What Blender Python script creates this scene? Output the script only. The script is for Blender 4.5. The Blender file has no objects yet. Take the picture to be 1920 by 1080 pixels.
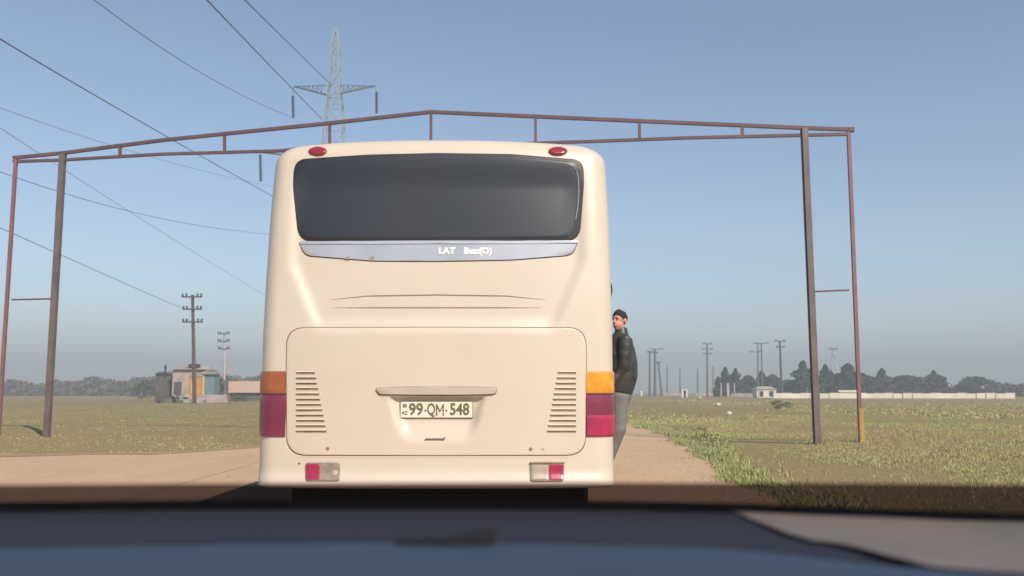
import bpy, bmesh, math, random
from mathutils import Vector, Matrix, noise
random.seed(7)
PI = math.pi
scn = bpy.context.scene
COL = scn.collection

# ------------------------------------------------------------------ camera
CAM_H = 1.25
F = 1700.0
PITCH = math.atan(195 / F)
cam_d = bpy.data.cameras.new("camera")
cam = bpy.data.objects.new("camera", cam_d); COL.objects.link(cam)
cam.location = (0, 0, CAM_H)
cam.rotation_euler = (PI / 2 + PITCH, 0, 0)
cam_d.sensor_width = 36.0
cam_d.lens = 36.0 * F / 1920
cam_d.clip_start = 0.05; cam_d.clip_end = 6000
cam_d.dof.use_dof = True
cam_d.dof.focus_distance = 8.0
cam_d.dof.aperture_fstop = 4.5
scn.camera = cam

# ------------------------------------------------------------------ light
SUN_EL = math.radians(39); SUN_AZ = math.atan2(0.52, -0.854)      # sun behind the camera, to its right
sun_dir = Vector((math.sin(SUN_AZ) * math.cos(SUN_EL), math.cos(SUN_AZ) * math.cos(SUN_EL), math.sin(SUN_EL)))
wd = bpy.data.worlds.new("World"); scn.world = wd; wd.use_nodes = True
nt = wd.node_tree; nt.nodes.clear()
o_ = nt.nodes.new('ShaderNodeOutputWorld'); bg = nt.nodes.new('ShaderNodeBackground')
sky = nt.nodes.new('ShaderNodeTexSky'); sky.sky_type = 'NISHITA'; sky.sun_disc = False
sky.sun_elevation = SUN_EL; sky.sun_rotation = SUN_AZ
sky.air_density = 0.9; sky.dust_density = 0.4; sky.ozone_density = 0.7; sky.altitude = 0
bg.inputs['Strength'].default_value = 0.090
nt.links.new(sky.outputs[0], bg.inputs[0]); nt.links.new(bg.outputs[0], o_.inputs[0])
sl = bpy.data.lights.new("sun", 'SUN'); sl.energy = 3.5; sl.angle = math.radians(0.6); sl.color = (1.0, 0.91, 0.79)
so = bpy.data.objects.new("sun", sl); COL.objects.link(so)
so.location = (20, -30, 30)
so.rotation_euler = (-sun_dir).to_track_quat('-Z', 'Y').to_euler()
scn.view_settings.view_transform = 'Standard'; scn.view_settings.look = 'None'
scn.view_settings.gamma = 1.0; scn.view_settings.exposure = 0.72
scn.cycles.volume_bounces = 0; scn.cycles.max_bounces = 6
scn.cycles.volume_step_rate = 5
scn.cycles.transparent_max_bounces = 8

# ------------------------------------------------------------------ measuring helpers
_R = Matrix.Rotation(PITCH, 3, 'X')
def ray(px, py):
    return _R @ Vector(((px - 960) / F, 1.0, (540 - py) / F))
def P(px, py, d):
    """point seen in direction of photo pixel at forward distance d"""
    v = ray(px, py); t = d / v.y
    return Vector((v.x * t, d, CAM_H + v.z * t))
def G(px, py, z=0.0):
    v = ray(px, py); t = (z - CAM_H) / v.z
    return Vector((v.x * t, v.y * t, z))
def sstep(a, b, x):
    t = max(0.0, min(1.0, (x - a) / (b - a))); return t * t * (3 - 2 * t)
def lerp(a, b, t): return a + (b - a) * t
def interp(tab, x):
    if x <= tab[0][0]: return tab[0][1]
    for (a, va), (b, vb) in zip(tab, tab[1:]):
        if x <= b: return va + (vb - va) * (x - a) / (b - a)
    return tab[-1][1]

# ------------------------------------------------------------------ materials
def lin(c): return tuple(((v / 255) / 12.92 if v / 255 <= 0.04045 else ((v / 255 + 0.055) / 1.055) ** 2.4) for v in c)
def mat(name, c, rough=0.6, c2=None, scale=6.0, bump=0.0, bscale=40.0, metal=0.0, coat=0.0, detail=5.0, spec=0.5, lo=0.35, hi=0.7):
    m = bpy.data.materials.new(name); m.use_nodes = True
    n = m.node_tree; b = n.nodes['Principled BSDF']
    b.inputs['Base Color'].default_value = (*c, 1); b.inputs['Roughness'].default_value = rough
    b.inputs['Metallic'].default_value = metal; b.inputs['Coat Weight'].default_value = coat
    b.inputs['Specular IOR Level'].default_value = spec
    tc = n.nodes.new('ShaderNodeTexCoord')
    if c2 is None: c2 = tuple(v * 0.86 for v in c)
    t = n.nodes.new('ShaderNodeTexNoise'); t.inputs['Scale'].default_value = scale; t.inputs['Detail'].default_value = detail
    n.links.new(tc.outputs['Object'], t.inputs['Vector'])
    r = n.nodes.new('ShaderNodeValToRGB'); r.color_ramp.elements[0].position = lo; r.color_ramp.elements[1].position = hi
    r.color_ramp.elements[0].color = (*c, 1); r.color_ramp.elements[1].color = (*c2, 1)
    n.links.new(t.outputs['Fac'], r.inputs['Fac']); n.links.new(r.outputs[0], b.inputs['Base Color'])
    if bump:
        t2 = n.nodes.new('ShaderNodeTexNoise'); t2.inputs['Scale'].default_value = bscale; t2.inputs['Detail'].default_value = 4
        n.links.new(tc.outputs['Object'], t2.inputs['Vector'])
        bp = n.nodes.new('ShaderNodeBump'); bp.inputs['Strength'].default_value = bump; bp.inputs['Distance'].default_value = 0.02
        n.links.new(t2.outputs['Fac'], bp.inputs['Height']); n.links.new(bp.outputs[0], b.inputs['Normal'])
    return m

def mat_field(name, cols, scales, rough=0.95, bump=0.6):
    """ground: three colours mixed by two noises of different size"""
    m = bpy.data.materials.new(name); m.use_nodes = True
    n = m.node_tree; b = n.nodes['Principled BSDF']; b.inputs['Roughness'].default_value = rough
    b.inputs['Specular IOR Level'].default_value = 0.15
    tc = n.nodes.new('ShaderNodeTexCoord')
    prev = None
    for i, s in enumerate(scales):
        mp = n.nodes.new('ShaderNodeMapping'); mp.inputs['Scale'].default_value = (1, 0.45, 1) if i < 2 else (1, 1, 1)
        n.links.new(tc.outputs['Object'], mp.inputs['Vector'])
        t = n.nodes.new('ShaderNodeTexNoise'); t.inputs['Scale'].default_value = s; t.inputs['Detail'].default_value = 6
        t.inputs['Roughness'].default_value = 0.6
        n.links.new(mp.outputs[0], t.inputs['Vector'])
        r = n.nodes.new('ShaderNodeValToRGB'); r.color_ramp.elements[0].position = 0.40; r.color_ramp.elements[1].position = 0.62
        n.links.new(t.outputs['Fac'], r.inputs['Fac'])
        mx = n.nodes.new('ShaderNodeMix'); mx.data_type = 'RGBA'
        n.links.new(r.outputs[0], mx.inputs['Factor'])
        if prev is None: mx.inputs['A'].default_value = (*cols[0], 1)
        else: n.links.new(prev, mx.inputs['A'])
        mx.inputs['B'].default_value = (*cols[i + 1], 1)
        prev = mx.outputs['Result']
    n.links.new(prev, b.inputs['Base Color'])
    t2 = n.nodes.new('ShaderNodeTexNoise'); t2.inputs['Scale'].default_value = 9; t2.inputs['Detail'].default_value = 8
    n.links.new(tc.outputs['Object'], t2.inputs['Vector'])
    bp = n.nodes.new('ShaderNodeBump'); bp.inputs['Strength'].default_value = bump; bp.inputs['Distance'].default_value = 0.08
    n.links.new(t2.outputs['Fac'], bp.inputs['Height']); n.links.new(bp.outputs[0], b.inputs['Normal'])
    return m

M = {}
M['paint'] = mat('cream_paint', (0.59, 0.52, 0.422), 0.38, (0.565, 0.48, 0.385), 1.6, coat=0.25, lo=0.3, hi=0.8)
M['paint_hatch'] = mat('cream_paint_hatch', (0.585, 0.505, 0.408), 0.40, (0.56, 0.47, 0.375), 2.0, coat=0.2, lo=0.3, hi=0.8)
M['glass'] = mat('tinted_glass', (0.024, 0.031, 0.041), 0.42, (0.031, 0.032, 0.041), 0.9, spec=0.4, lo=0.3, hi=0.75)
M['seal'] = mat('rubber_seal', (0.022, 0.018, 0.02), 0.5)
M['gap'] = mat('panel_gap', (0.13, 0.085, 0.055), 0.8)
M['groove'] = mat('groove', (0.22, 0.16, 0.10), 0.8)
M['band'] = mat('silver_band', (0.42, 0.46, 0.50), 0.28, (0.54, 0.53, 0.58), 3.0, metal=0.35)
M['white'] = mat('white_lettering', (0.8, 0.8, 0.8), 0.6)
M['amber'] = mat('amber_lens', (0.78, 0.33, 0.012), 0.22, (0.62, 0.20, 0.02), 14.0, coat=0.6, bump=0.10, bscale=60)
M['amber_dull'] = mat('amber_lens_dull', (0.36, 0.105, 0.035), 0.3, (0.26, 0.08, 0.04), 9.0, coat=0.4)
M['redlens'] = mat('red_lens', (0.15, 0.02, 0.055), 0.25, (0.21, 0.028, 0.068), 8.0, coat=0.6, bump=0.10, bscale=60)
M['redbright'] = mat('red_lens_bright', (0.42, 0.022, 0.075), 0.25, (0.25, 0.02, 0.06), 10.0, coat=0.3)
M['redsmall'] = mat('red_marker', (0.28, 0.02, 0.03), 0.2, coat=0.8)
M['clearlens'] = mat('clear_lens', (0.30, 0.25, 0.19), 0.25, (0.20, 0.17, 0.13), 18.0, coat=0.6)
M['chrome'] = mat('chrome', (0.65, 0.62, 0.58), 0.25, metal=0.8)
M['handle'] = mat('handle_bar', (0.47, 0.40, 0.32), 0.42, (0.42, 0.355, 0.28), 5.0)
M['slot'] = mat('vent_slot', (0.24, 0.165, 0.11), 0.8, (0.33, 0.24, 0.17), 20.0)
M['plate'] = mat('plate_white', (0.74, 0.68, 0.54), 0.5)
M['ink'] = mat('plate_ink', (0.13, 0.105, 0.075), 0.6)
M['ink_blue'] = mat('flag_blue', (0.10, 0.22, 0.35), 0.6)
M['ink_red'] = mat('flag_red', (0.42, 0.08, 0.06), 0.6)
M['ink_green'] = mat('flag_green', (0.10, 0.26, 0.10), 0.6)
M['rubber'] = mat('tyre_rubber', (0.02, 0.02, 0.02), 0.85, bump=0.3)
M['under'] = mat('underbody', (0.03, 0.028, 0.026), 0.85)
M['steel'] = mat('painted_red_brown_steel', (0.135, 0.065, 0.068), 0.6, (0.085, 0.05, 0.056), 3.0)
M['steel_pink'] = mat('faded_red_steel', (0.235, 0.10, 0.105), 0.6, (0.17, 0.085, 0.09), 3.0)
M['steel_grey'] = mat('worn_post_steel', (0.155, 0.115, 0.11), 0.6, (0.10, 0.07, 0.066), 2.5)
M['galv'] = mat('galvanised', (0.42, 0.44, 0.44), 0.5, metal=0.2)
M['pylon'] = mat('pylon_steel', (0.26, 0.29, 0.285), 0.6)
M['pylon_arm'] = mat('pylon_arm_steel', (0.07, 0.08, 0.085), 0.6)
M['insul'] = mat('glass_insulator', (0.05, 0.09, 0.12), 0.3)
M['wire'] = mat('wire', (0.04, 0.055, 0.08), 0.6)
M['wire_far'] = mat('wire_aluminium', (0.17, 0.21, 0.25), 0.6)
M['wood'] = mat('tarred_pole', (0.075, 0.05, 0.052), 0.85, (0.12, 0.085, 0.08), 4.0)
M['concrete'] = mat('concrete_pole', (0.5, 0.44, 0.40), 0.8)
M['concrete_dark'] = mat('weathered_concrete', (0.13, 0.11, 0.105), 0.85)
M['wallwhite'] = mat('whitewash', (0.74, 0.66, 0.52), 0.85, (0.60, 0.52, 0.42), 0.35, bump=0.2)
M['wallpink'] = mat('pink_plaster', (0.55, 0.36, 0.30), 0.85, (0.52, 0.42, 0.30), 0.5)
M['wallpale'] = mat('pale_plaster', (0.46, 0.37, 0.33), 0.85, (0.28, 0.22, 0.19), 0.8)
M['shed'] = mat('grey_shed', (0.075, 0.075, 0.055), 0.85, (0.12, 0.10, 0.08), 0.8)
M['roofdark'] = mat('dark_roof', (0.055, 0.035, 0.035), 0.8)
M['orange'] = mat('orange_panel', (0.56, 0.27, 0.06), 0.7, (0.36, 0.16, 0.05), 1.2)
M['yellow'] = mat('yellow_panel', (0.55, 0.45, 0.14), 0.6)
M['teal'] = mat('teal_panel', (0.14, 0.235, 0.235), 0.7, (0.12, 0.17, 0.21), 2.0)
M['dark'] = mat('dark_opening', (0.03, 0.028, 0.03), 0.8)
M['carwhite'] = mat('pale_car_paint', (0.45, 0.42, 0.38), 0.35, coat=0.5)
M['carglass'] = mat('car_glass', (0.03, 0.035, 0.04), 0.15)
M['rubble'] = mat('pale_rubble', (0.36, 0.33, 0.28), 0.9, (0.14, 0.13, 0.11), 1.6)
M['litter'] = mat('pale_litter', (0.55, 0.50, 0.38), 0.8, bump=0.4)
M['skin'] = mat('skin', (0.56, 0.30, 0.235), 0.55, (0.50, 0.24, 0.19), 12.0)
M['hair'] = mat('dark_hair', (0.022, 0.016, 0.015), 0.7, bump=0.8, bscale=120)
M['jacket'] = mat('charcoal_leather', (0.030, 0.030, 0.031), 0.42, (0.052, 0.050, 0.048), 9.0, bump=0.5, bscale=14)
M['trouser'] = mat('grey_trousers', (0.165, 0.16, 0.145), 0.85, (0.125, 0.12, 0.11), 9.0, bump=0.4, bscale=18)
M['shoe'] = mat('shoe', (0.02, 0.018, 0.016), 0.5)
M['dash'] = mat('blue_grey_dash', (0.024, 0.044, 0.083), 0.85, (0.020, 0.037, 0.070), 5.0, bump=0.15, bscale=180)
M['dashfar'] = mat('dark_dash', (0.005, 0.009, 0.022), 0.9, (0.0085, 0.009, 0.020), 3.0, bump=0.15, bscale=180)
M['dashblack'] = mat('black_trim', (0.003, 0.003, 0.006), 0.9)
M['dashreflect'] = mat('tan_reflection', (0.165, 0.128, 0.12), 0.9, (0.105, 0.10, 0.092), 6.0)
M['leaf'] = mat('conifer_leaf', (0.030, 0.040, 0.026), 0.8, (0.06, 0.07, 0.035), 0.9)
M['leaf2'] = mat('bush_leaf', (0.055, 0.075, 0.028), 0.8, (0.09, 0.10, 0.04), 1.2)
M['bark'] = mat('bark', (0.09, 0.065, 0.045), 0.9)
M['brush'] = mat('dry_brush', (0.12, 0.085, 0.06), 0.9, (0.085, 0.075, 0.045), 0.3)
M['grass'] = mat('grass_blades', (0.37, 0.40, 0.15), 0.8, (0.42, 0.35, 0.18), 0.3, lo=0.42, hi=0.58, spec=0.2)
M['weed'] = mat('weed_leaf', (0.29, 0.315, 0.125), 0.7, (0.37, 0.34, 0.15), 6.0)
M['ground'] = mat_field('steppe_ground', [(0.25, 0.21, 0.088), (0.31, 0.205, 0.12), (0.19, 0.20, 0.070), (0.28, 0.20, 0.10)], [0.07, 0.28, 3.5])
M['road'] = mat_field('dusty_road', [(0.53, 0.365, 0.225), (0.45, 0.31, 0.19), (0.56, 0.39, 0.245), (0.49, 0.335, 0.205)], [0.25, 1.1, 9.0], bump=0.25)
M['dirt'] = mat_field('bare_dirt', [(0.40, 0.25, 0.14), (0.30, 0.19, 0.11), (0.42, 0.28, 0.17), (0.33, 0.22, 0.13)], [0.3, 1.3, 9.0], bump=0.5)

# ------------------------------------------------------------------ object helpers
class MB:
    def __init__(s): s.v = []; s.f = []; s.m = []
    def add(s, vs, fs, mi=0):
        b = len(s.v); s.v += [Vector(v) for v in vs]
        for f in fs: s.f.append(tuple(b + i for i in f)); s.m.append(mi)
    def box(s, c, size, mi=0, rz=0.0):
        c = Vector(c); h = Vector(size) / 2; R = Matrix.Rotation(rz, 3, 'Z')
        vs = [c + R @ Vector((x * h.x, y * h.y, z * h.z)) for x in (-1, 1) for y in (-1, 1) for z in (-1, 1)]
        s.add(vs, [(0, 1, 3, 2), (4, 6, 7, 5), (0, 4, 5, 1), (2, 3, 7, 6), (0, 2, 6, 4), (1, 5, 7, 3)], mi)
    def tube(s, pts, rad, n=8, mi=0, cap=True):
        pts = [Vector(p) for p in pts]
        rs = rad if isinstance(rad, (list, tuple)) else [rad] * len(pts)
        base = len(s.v); prev = None
        for i, p in enumerate(pts):
            t = (pts[min(i + 1, len(pts) - 1)] - pts[max(i - 1, 0)])
            t = t.normalized() if t.length > 1e-9 else Vector((0, 0, 1))
            ref = Vector((0, 0, 1)) if abs(t.z) < 0.9 else Vector((0, 1, 0))
            u = t.cross(ref).normalized()
            if prev is not None and u.dot(prev) < 0: u = -u
            prev = u; w = t.cross(u)
            for k in range(n):
                a = 2 * PI * (k + 0.5) / n
                s.v.append(p + u * math.cos(a) * rs[i] + w * math.sin(a) * rs[i])
        for i in range(len(pts) - 1):
            for k in range(n):
                a = base + i * n + k; b = base + i * n + (k + 1) % n
                s.f.append((a, b, b + n, a + n)); s.m.append(mi)
        if cap:
            s.f.append(tuple(base + k for k in range(n))[::-1]); s.m.append(mi)
            s.f.append(tuple(base + (len(pts) - 1) * n + k for k in range(n))); s.m.append(mi)
    def bar(s, a, b, w, mi=0): s.tube([a, b], w * 0.7071, 4, mi)
    def ellip(s, c, r, n=16, m_=10, R=None, mi=0):
        c = Vector(c); vs = []; fs = []
        for i in range(m_ + 1):
            th = PI * i / m_
            for k in range(n):
                ph = 2 * PI * k / n
                v = Vector((r[0] * math.sin(th) * math.cos(ph), r[1] * math.sin(th) * math.sin(ph), r[2] * math.cos(th)))
                if R: v = R @ v
                vs.append(c + v)
        for i in range(m_):
            for k in range(n):
                fs.append((i * n + k, (i + 1) * n + k, (i + 1) * n + (k + 1) % n, i * n + (k + 1) % n))
        s.add(vs, fs, mi)
    def build(s, name, mats, parent=None, smooth=True, bevel=0.0):
        if not isinstance(mats, (list, tuple)): mats = [mats]
        org = Vector((0, 0, 0)); p = parent
        while p is not None: org += Vector(p.location); p = p.parent
        me = bpy.data.meshes.new(name)
        me.from_pydata([tuple(v - org) for v in s.v], [], s.f)
        for m in mats: me.materials.append(m)
        for i, pl in enumerate(me.polygons):
            pl.material_index = s.m[i]; pl.use_smooth = smooth
        me.update()
        if smooth:
            try: me.set_sharp_from_angle(angle=math.radians(40))
            except Exception: pass
        o = bpy.data.objects.new(name, me); COL.objects.link(o)
        if parent is not None: o.parent = parent
        if bevel:
            md = o.modifiers.new('bevel', 'BEVEL'); md.width = bevel; md.segments = 2; md.limit_method = 'ANGLE'
        return o

def empty(name, loc, label, cat, group=None):
    e = bpy.data.objects.new(name, None); COL.objects.link(e); e.location = loc; e.empty_display_size = 0.3
    e['label'] = label; e['category'] = cat
    if group: e['group'] = group
    return e
def tag(o, label=None, cat=None, group=None, kind=None):
    if label: o['label'] = label
    if cat: o['category'] = cat
    if group: o['group'] = group
    if kind: o['kind'] = kind
    return o
def copy_tree(o, parent=None):
    c = o.copy(); COL.objects.link(c)
    if parent is not None: c.parent = parent
    for ch in list(o.children): copy_tree(ch, c)
    return c
def text_mesh(name, body, size, m, parent, place, extrude=0.002, sx=1.0, bold=0.0, spacing=1.0, align='CENTER'):
    """place(u, v) maps the flat lettering (u right, v up, metres) to world"""
    cu = bpy.data.curves.new(name, 'FONT'); cu.body = body; cu.size = size; cu.align_x = align; cu.align_y = 'CENTER'
    cu.offset = bold; cu.space_character = spacing; cu.resolution_u = 3; cu.extrude = extrude
    t = bpy.data.objects.new(name, cu); COL.objects.link(t)
    bpy.context.view_layer.update()
    me = bpy.data.meshes.new_from_object(t.evaluated_get(bpy.context.evaluated_depsgraph_get()))
    bpy.data.objects.remove(t); bpy.data.curves.remove(cu)
    org = Vector((0, 0, 0)); p = parent
    while p is not None: org += Vector(p.location); p = p.parent
    for v in me.vertices:
        v.co = place(v.co.x * sx, v.co.y, v.co.z) - org
    me.materials.clear(); me.materials.append(m)
    o = bpy.data.objects.new(name, me); COL.objects.link(o); o.parent = parent
    return o

# ================================================================== GROUND AND ROAD
def road_right(y):   # x of the verge edge
    w = 0.10 * math.sin(y * 1.3) + 0.07 * math.sin(y * 3.1 + 1) + 0.04 * math.sin(y * 7.7)
    return interp([(-60, 3.0), (10, 3.02), (12, 3.1), (14.5, 3.27), (19, 3.85), (27, 4.5), (35, 4.55), (60, 4.7), (900, 8)], y) + w
def road_left(y):
    w = 0.10 * math.sin(y * 0.9 + 2) + 0.06 * math.sin(y * 2.7)
    return interp([(-60, -4.6), (6, -4.6), (30, -4.8), (900, -8)], y) + w
def side_far(x):     # far edge of the side road on the left
    return interp([(-400, 15.0), (-60, 15.8), (-14, 17.1), (-7.2, 18.5), (-5.9, 20.4), (-4.5, 24)], x) + 0.12 * math.sin(x * 2.1)
def side_near(x): return interp([(-400, 5), (-30, 6.0), (-8, 5.0), (-4.5, 1.0)], x)
def field_h(x, y):
    r = x - road_right(y)
    h = 0.0
    if r > 0: h = 0.22 * sstep(0.2, 7.0, r)
    l = road_left(y) - x
    if l > 0:
        k = 1.0
        if y < side_far(x) and y > side_near(x): k = 0.0
        else:
            dd = min(abs(y - side_far(x)), abs(y - side_near(x))); k = sstep(0.1, 5.0, dd)
        h = 0.16 * sstep(0.2, 5.0, l) * k
    if h > 0.01:
        h += 0.05 * noise.noise(Vector((x * 0.25, y * 0.25, 0))) * min(1, h * 8)
    return h - 0.004
def axis(lim, fine, fs, growth):
    out = [0.0]; st = fs
    while out[-1] < lim:
        if out[-1] > fine: st *= growth
        out.append(out[-1] + st)
    return out
xs = axis(1400, 16, 0.35, 1.13); xs = [-v for v in xs[:0:-1]] + xs
ys = axis(1400, 42, 0.45, 1.10); yn = axis(1400, 6, 0.8, 1.25); ys = [-v for v in yn[:0:-1]] + ys
g = MB()
for y in ys:
    for x in xs: g.v.append(Vector((x, y, field_h(x, y))))
nx = len(xs)
for j in range(len(ys) - 1):
    for i in range(nx - 1):
        g.f.append((j * nx + i, j * nx + i + 1, (j + 1) * nx + i + 1, (j + 1) * nx + i)); g.m.append(0)
tag(g.build('ground', M['ground']), kind='structure')

r = MB(); rows = axis(900, 45, 0.5, 1.08); rows = [-v for v in (2, 5, 10, 20, 40)][::-1] + rows
NC = 10
for y in rows:
    a, b = road_left(y), road_right(y)
    for i in range(NC + 1): r.v.append(Vector((lerp(a, b, i / NC), y, 0.006)))
for j in range(len(rows) - 1):
    for i in range(NC):
        r.f.append((j * (NC + 1) + i, j * (NC + 1) + i + 1, (j + 1) * (NC + 1) + i + 1, (j + 1) * (NC + 1) + i)); r.m.append(0)
tag(r.build('road', M['road']), kind='structure')
s_ = MB(); cx = [-400, -200, -100, -60, -40] + [-30 + 0.5 * i for i in range(0, 52)]
for x in cx:
    for k in range(9): s_.v.append(Vector((x, lerp(side_near(x), side_far(x), k / 8), 0.010)))
for i in range(len(cx) - 1):
    for k in range(8):
        a = i * 9 + k; s_.f.append((a, a + 9, a + 10, a + 1)); s_.m.append(0)
tag(s_.build('side_road', M['road']), kind='structure')
d_ = MB(); cx = [-80, -60, -45, -30] + [-24 + 0.35 * i for i in range(0, 54)]
for x in cx:
    w = 0.55 + 0.18 * math.sin(x * 1.7) + 0.1 * math.sin(x * 4.1)
    y0 = side_far(x) - 0.30 * w; y1 = side_far(x) + w
    for k in range(4):
        yy = lerp(y0, y1, k / 3); d_.v.append(Vector((x, yy, max(0.016, field_h(x, yy) + 0.012))))
for i in range(len(cx) - 1):
    for k in range(3):
        a = i * 4 + k; d_.f.append((a, a + 4, a + 5, a + 1)); d_.m.append(0)
tag(d_.build('dirt_edge', M['dirt']), kind='structure')

# ================================================================== BUS
YR = 6.13; XC = 0.0
bus_c = P(820, 735, 6.33).x
BL = 8.9                                   # length
root_bus = empty('bus', (bus_c, YR + BL / 2, 0), 'cream coach bus seen from behind, filling the road ahead', 'bus')
def zt_px(px, py, d=6.33): return P(px, py, d).z
ZB = zt_px(820, 915, 6.16); 
_tab = []
for py, hw in ((915, 332), (820, 330), (700, 328), (620, 326.5), (500, 322.5), (400, 319), (320, 314.5), (262, 311)):
    p = P(820 + hw, py, 6.34); q = P(820, py, 6.34)
    _tab.append((p.z, p.x - q.x))
def W0(z): return interp(_tab, z)
ZT = P(820, 270, 6.3).z; CR = 0.045; RZ = 0.13; RX = 0.14; RF = 0.10; RC = 0.12
Z_H = P(820, 613, 6.15).z; Z_W = P(820, 489, 6.15).z
def crown(x, z): return CR * (1 - min(1, (x / 1.25) ** 2)) * sstep(ZT - 0.6, ZT - 0.1, z)
def topt(zc): return max(0.0, min(1.0, (zc - (ZT - RZ)) / RZ))
def halfw(zc): return W0(zc) - RX * (1 - math.sqrt(1 - topt(zc) ** 2))
_d0 = None
def dentmask(x, z):
    """recess round the number plate: a trapezium"""
    global _d0
    if _d0 is None:
        a = P(735, 745, 6.15); b = P(905, 812, 6.15)
        _d0 = (a.z, b.z, P(735, 745, 6.15).x - bus_c, P(905, 745, 6.15).x - bus_c, P(757, 812, 6.15).x - bus_c, P(885, 812, 6.15).x - bus_c)
    z1, z0, xl1, xr1, xl0, xr0 = _d0
    if z < z0 - 0.08 or z > z1 + 0.02: return 0.0
    t = (z - z0) / (z1 - z0); xl = lerp(xl0, xl1, t); xr = lerp(xr0, xr1, t)
    return sstep(xl - 0.03, xl + 0.03, x) * (1 - sstep(xr - 0.03, xr + 0.03, x)) * sstep(z0 - 0.08, z0 + 0.10, z) * (1 - sstep(z1 - 0.01, z1 + 0.012, z))
def base_y(x, z):
    ax = abs(x)
    y = YR + 0.085 * (ax / 1.2) ** 3
    if z > 1.35: y += 0.05 * (z - 1.35) ** 2
    if z < 0.72: y -= 0.02 * sstep(0.72, 0.66, z)
    xe = lerp(0.80, 1.0, max(0, min(1, (z - Z_H) / (Z_W - Z_H))))
    rec = 0.030 * (1 - sstep(xe - 0.05, xe + 0.05, ax)) * sstep(Z_H - 0.06, Z_H + 0.08, z) * (1 - sstep(ZT - 0.35, ZT - 0.12, z))
    y += rec
    y += 0.040 * dentmask(x, z)
    return y
def surf(x, z):
    """rear skin of the bus, x measured from the bus middle"""
    zc = z - crown(x, z)
    y = base_y(x, z); t = topt(zc); y += RF * (1 - math.sqrt(max(0, 1 - t * t)))
    w = halfw(zc); u = (abs(x) - (w - RC)) / RC
    if u > 0: y += RC * (1 - math.sqrt(max(0, 1 - min(1, u) ** 2)))
    return y
def R(px, py):
    Y = 6.2
    for _ in range(7):
        p = P(px, py, Y); Y = surf(p.x - bus_c, p.z)
    p = P(px, py, Y); return (p.x - bus_c, p.z)
def roundpoly(pts, n=8, maxseg=14.0):
    """pts (px, py, r) -> dense rounded outline in photo pixels"""
    out = []; N = len(pts)
    for i in range(N):
        a = Vector(pts[i - 1][:2]); b = Vector(pts[i][:2]); c = Vector(pts[(i + 1) % N][:2]); r_ = pts[i][2]
        u = (a - b).normalized(); v = (c - b).normalized()
        ang = u.angle(v); dcut = min(r_ / max(0.05, math.tan(ang / 2)), (a - b).length * 0.48, (c - b).length * 0.48)
        p0 = b + u * dcut; p1 = b + v * dcut
        for k in range(n + 1):
            t = k / n; out.append(p0 * (1 - t) ** 2 + b * 2 * t * (1 - t) + p1 * t * t)
    res = []
    for i, p in enumerate(out):
        q = out[(i + 1) % len(out)]; L = (q - p).length
        if L < 0.05: continue
        k = max(1, int(L / maxseg))
        for j in range(k): res.append(p + (q - p) * j / k)
    return res
def clean_quads(mb): pass
def plate(name, pxpts, off, m, parent=None, rings=10, edge=0.004, back=-0.012, px=True, smooth=True):
    outl = [R(p[0], p[1]) if px else (p[0], p[1]) for p in pxpts]
    n = len(outl); cxm = sum(p[0] for p in outl) / n; czm = sum(p[1] for p in outl) / n
    mb = MB()
    def ring(sc_, inset, o):
        for (x, z) in outl:
            dx, dz = x - cxm, z - czm; L = math.hypot(dx, dz) or 1
            k = max(0.02, (L - inset) / L) * sc_
            xx, zz = cxm + dx * k, czm + dz * k
            mb.v.append(Vector((bus_c + xx, surf(xx, zz) - o, zz)))
    ring(1, 0, back); ring(1, 0, off - edge * 0.6); ring(1, edge * 0.5, off - edge * 0.15); ring(1, edge, off)
    nr = 4
    for i in range(1, rings):
        ring(1 - i / rings, edge, off); nr += 1
    mb.v.append(Vector((bus_c + cxm, surf(cxm, czm) - off, czm))); cidx = len(mb.v) - 1
    for j in range(nr - 1):
        for i in range(n):
            a = j * n + i; b = j * n + (i + 1) % n; mb.f.append((a, b, b + n, a + n)); mb.m.append(0)
    for i in range(n):
        mb.f.append(((nr - 1) * n + i, (nr - 1) * n + (i + 1) % n, cidx)); mb.m.append(0)
    o = mb.build(name, m, parent or root_bus, smooth)
    bm = bmesh.new(); bm.from_mesh(o.data); bmesh.ops.recalc_face_normals(bm, faces=bm.faces); bm.to_mesh(o.data); bm.free()
    return o

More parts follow.
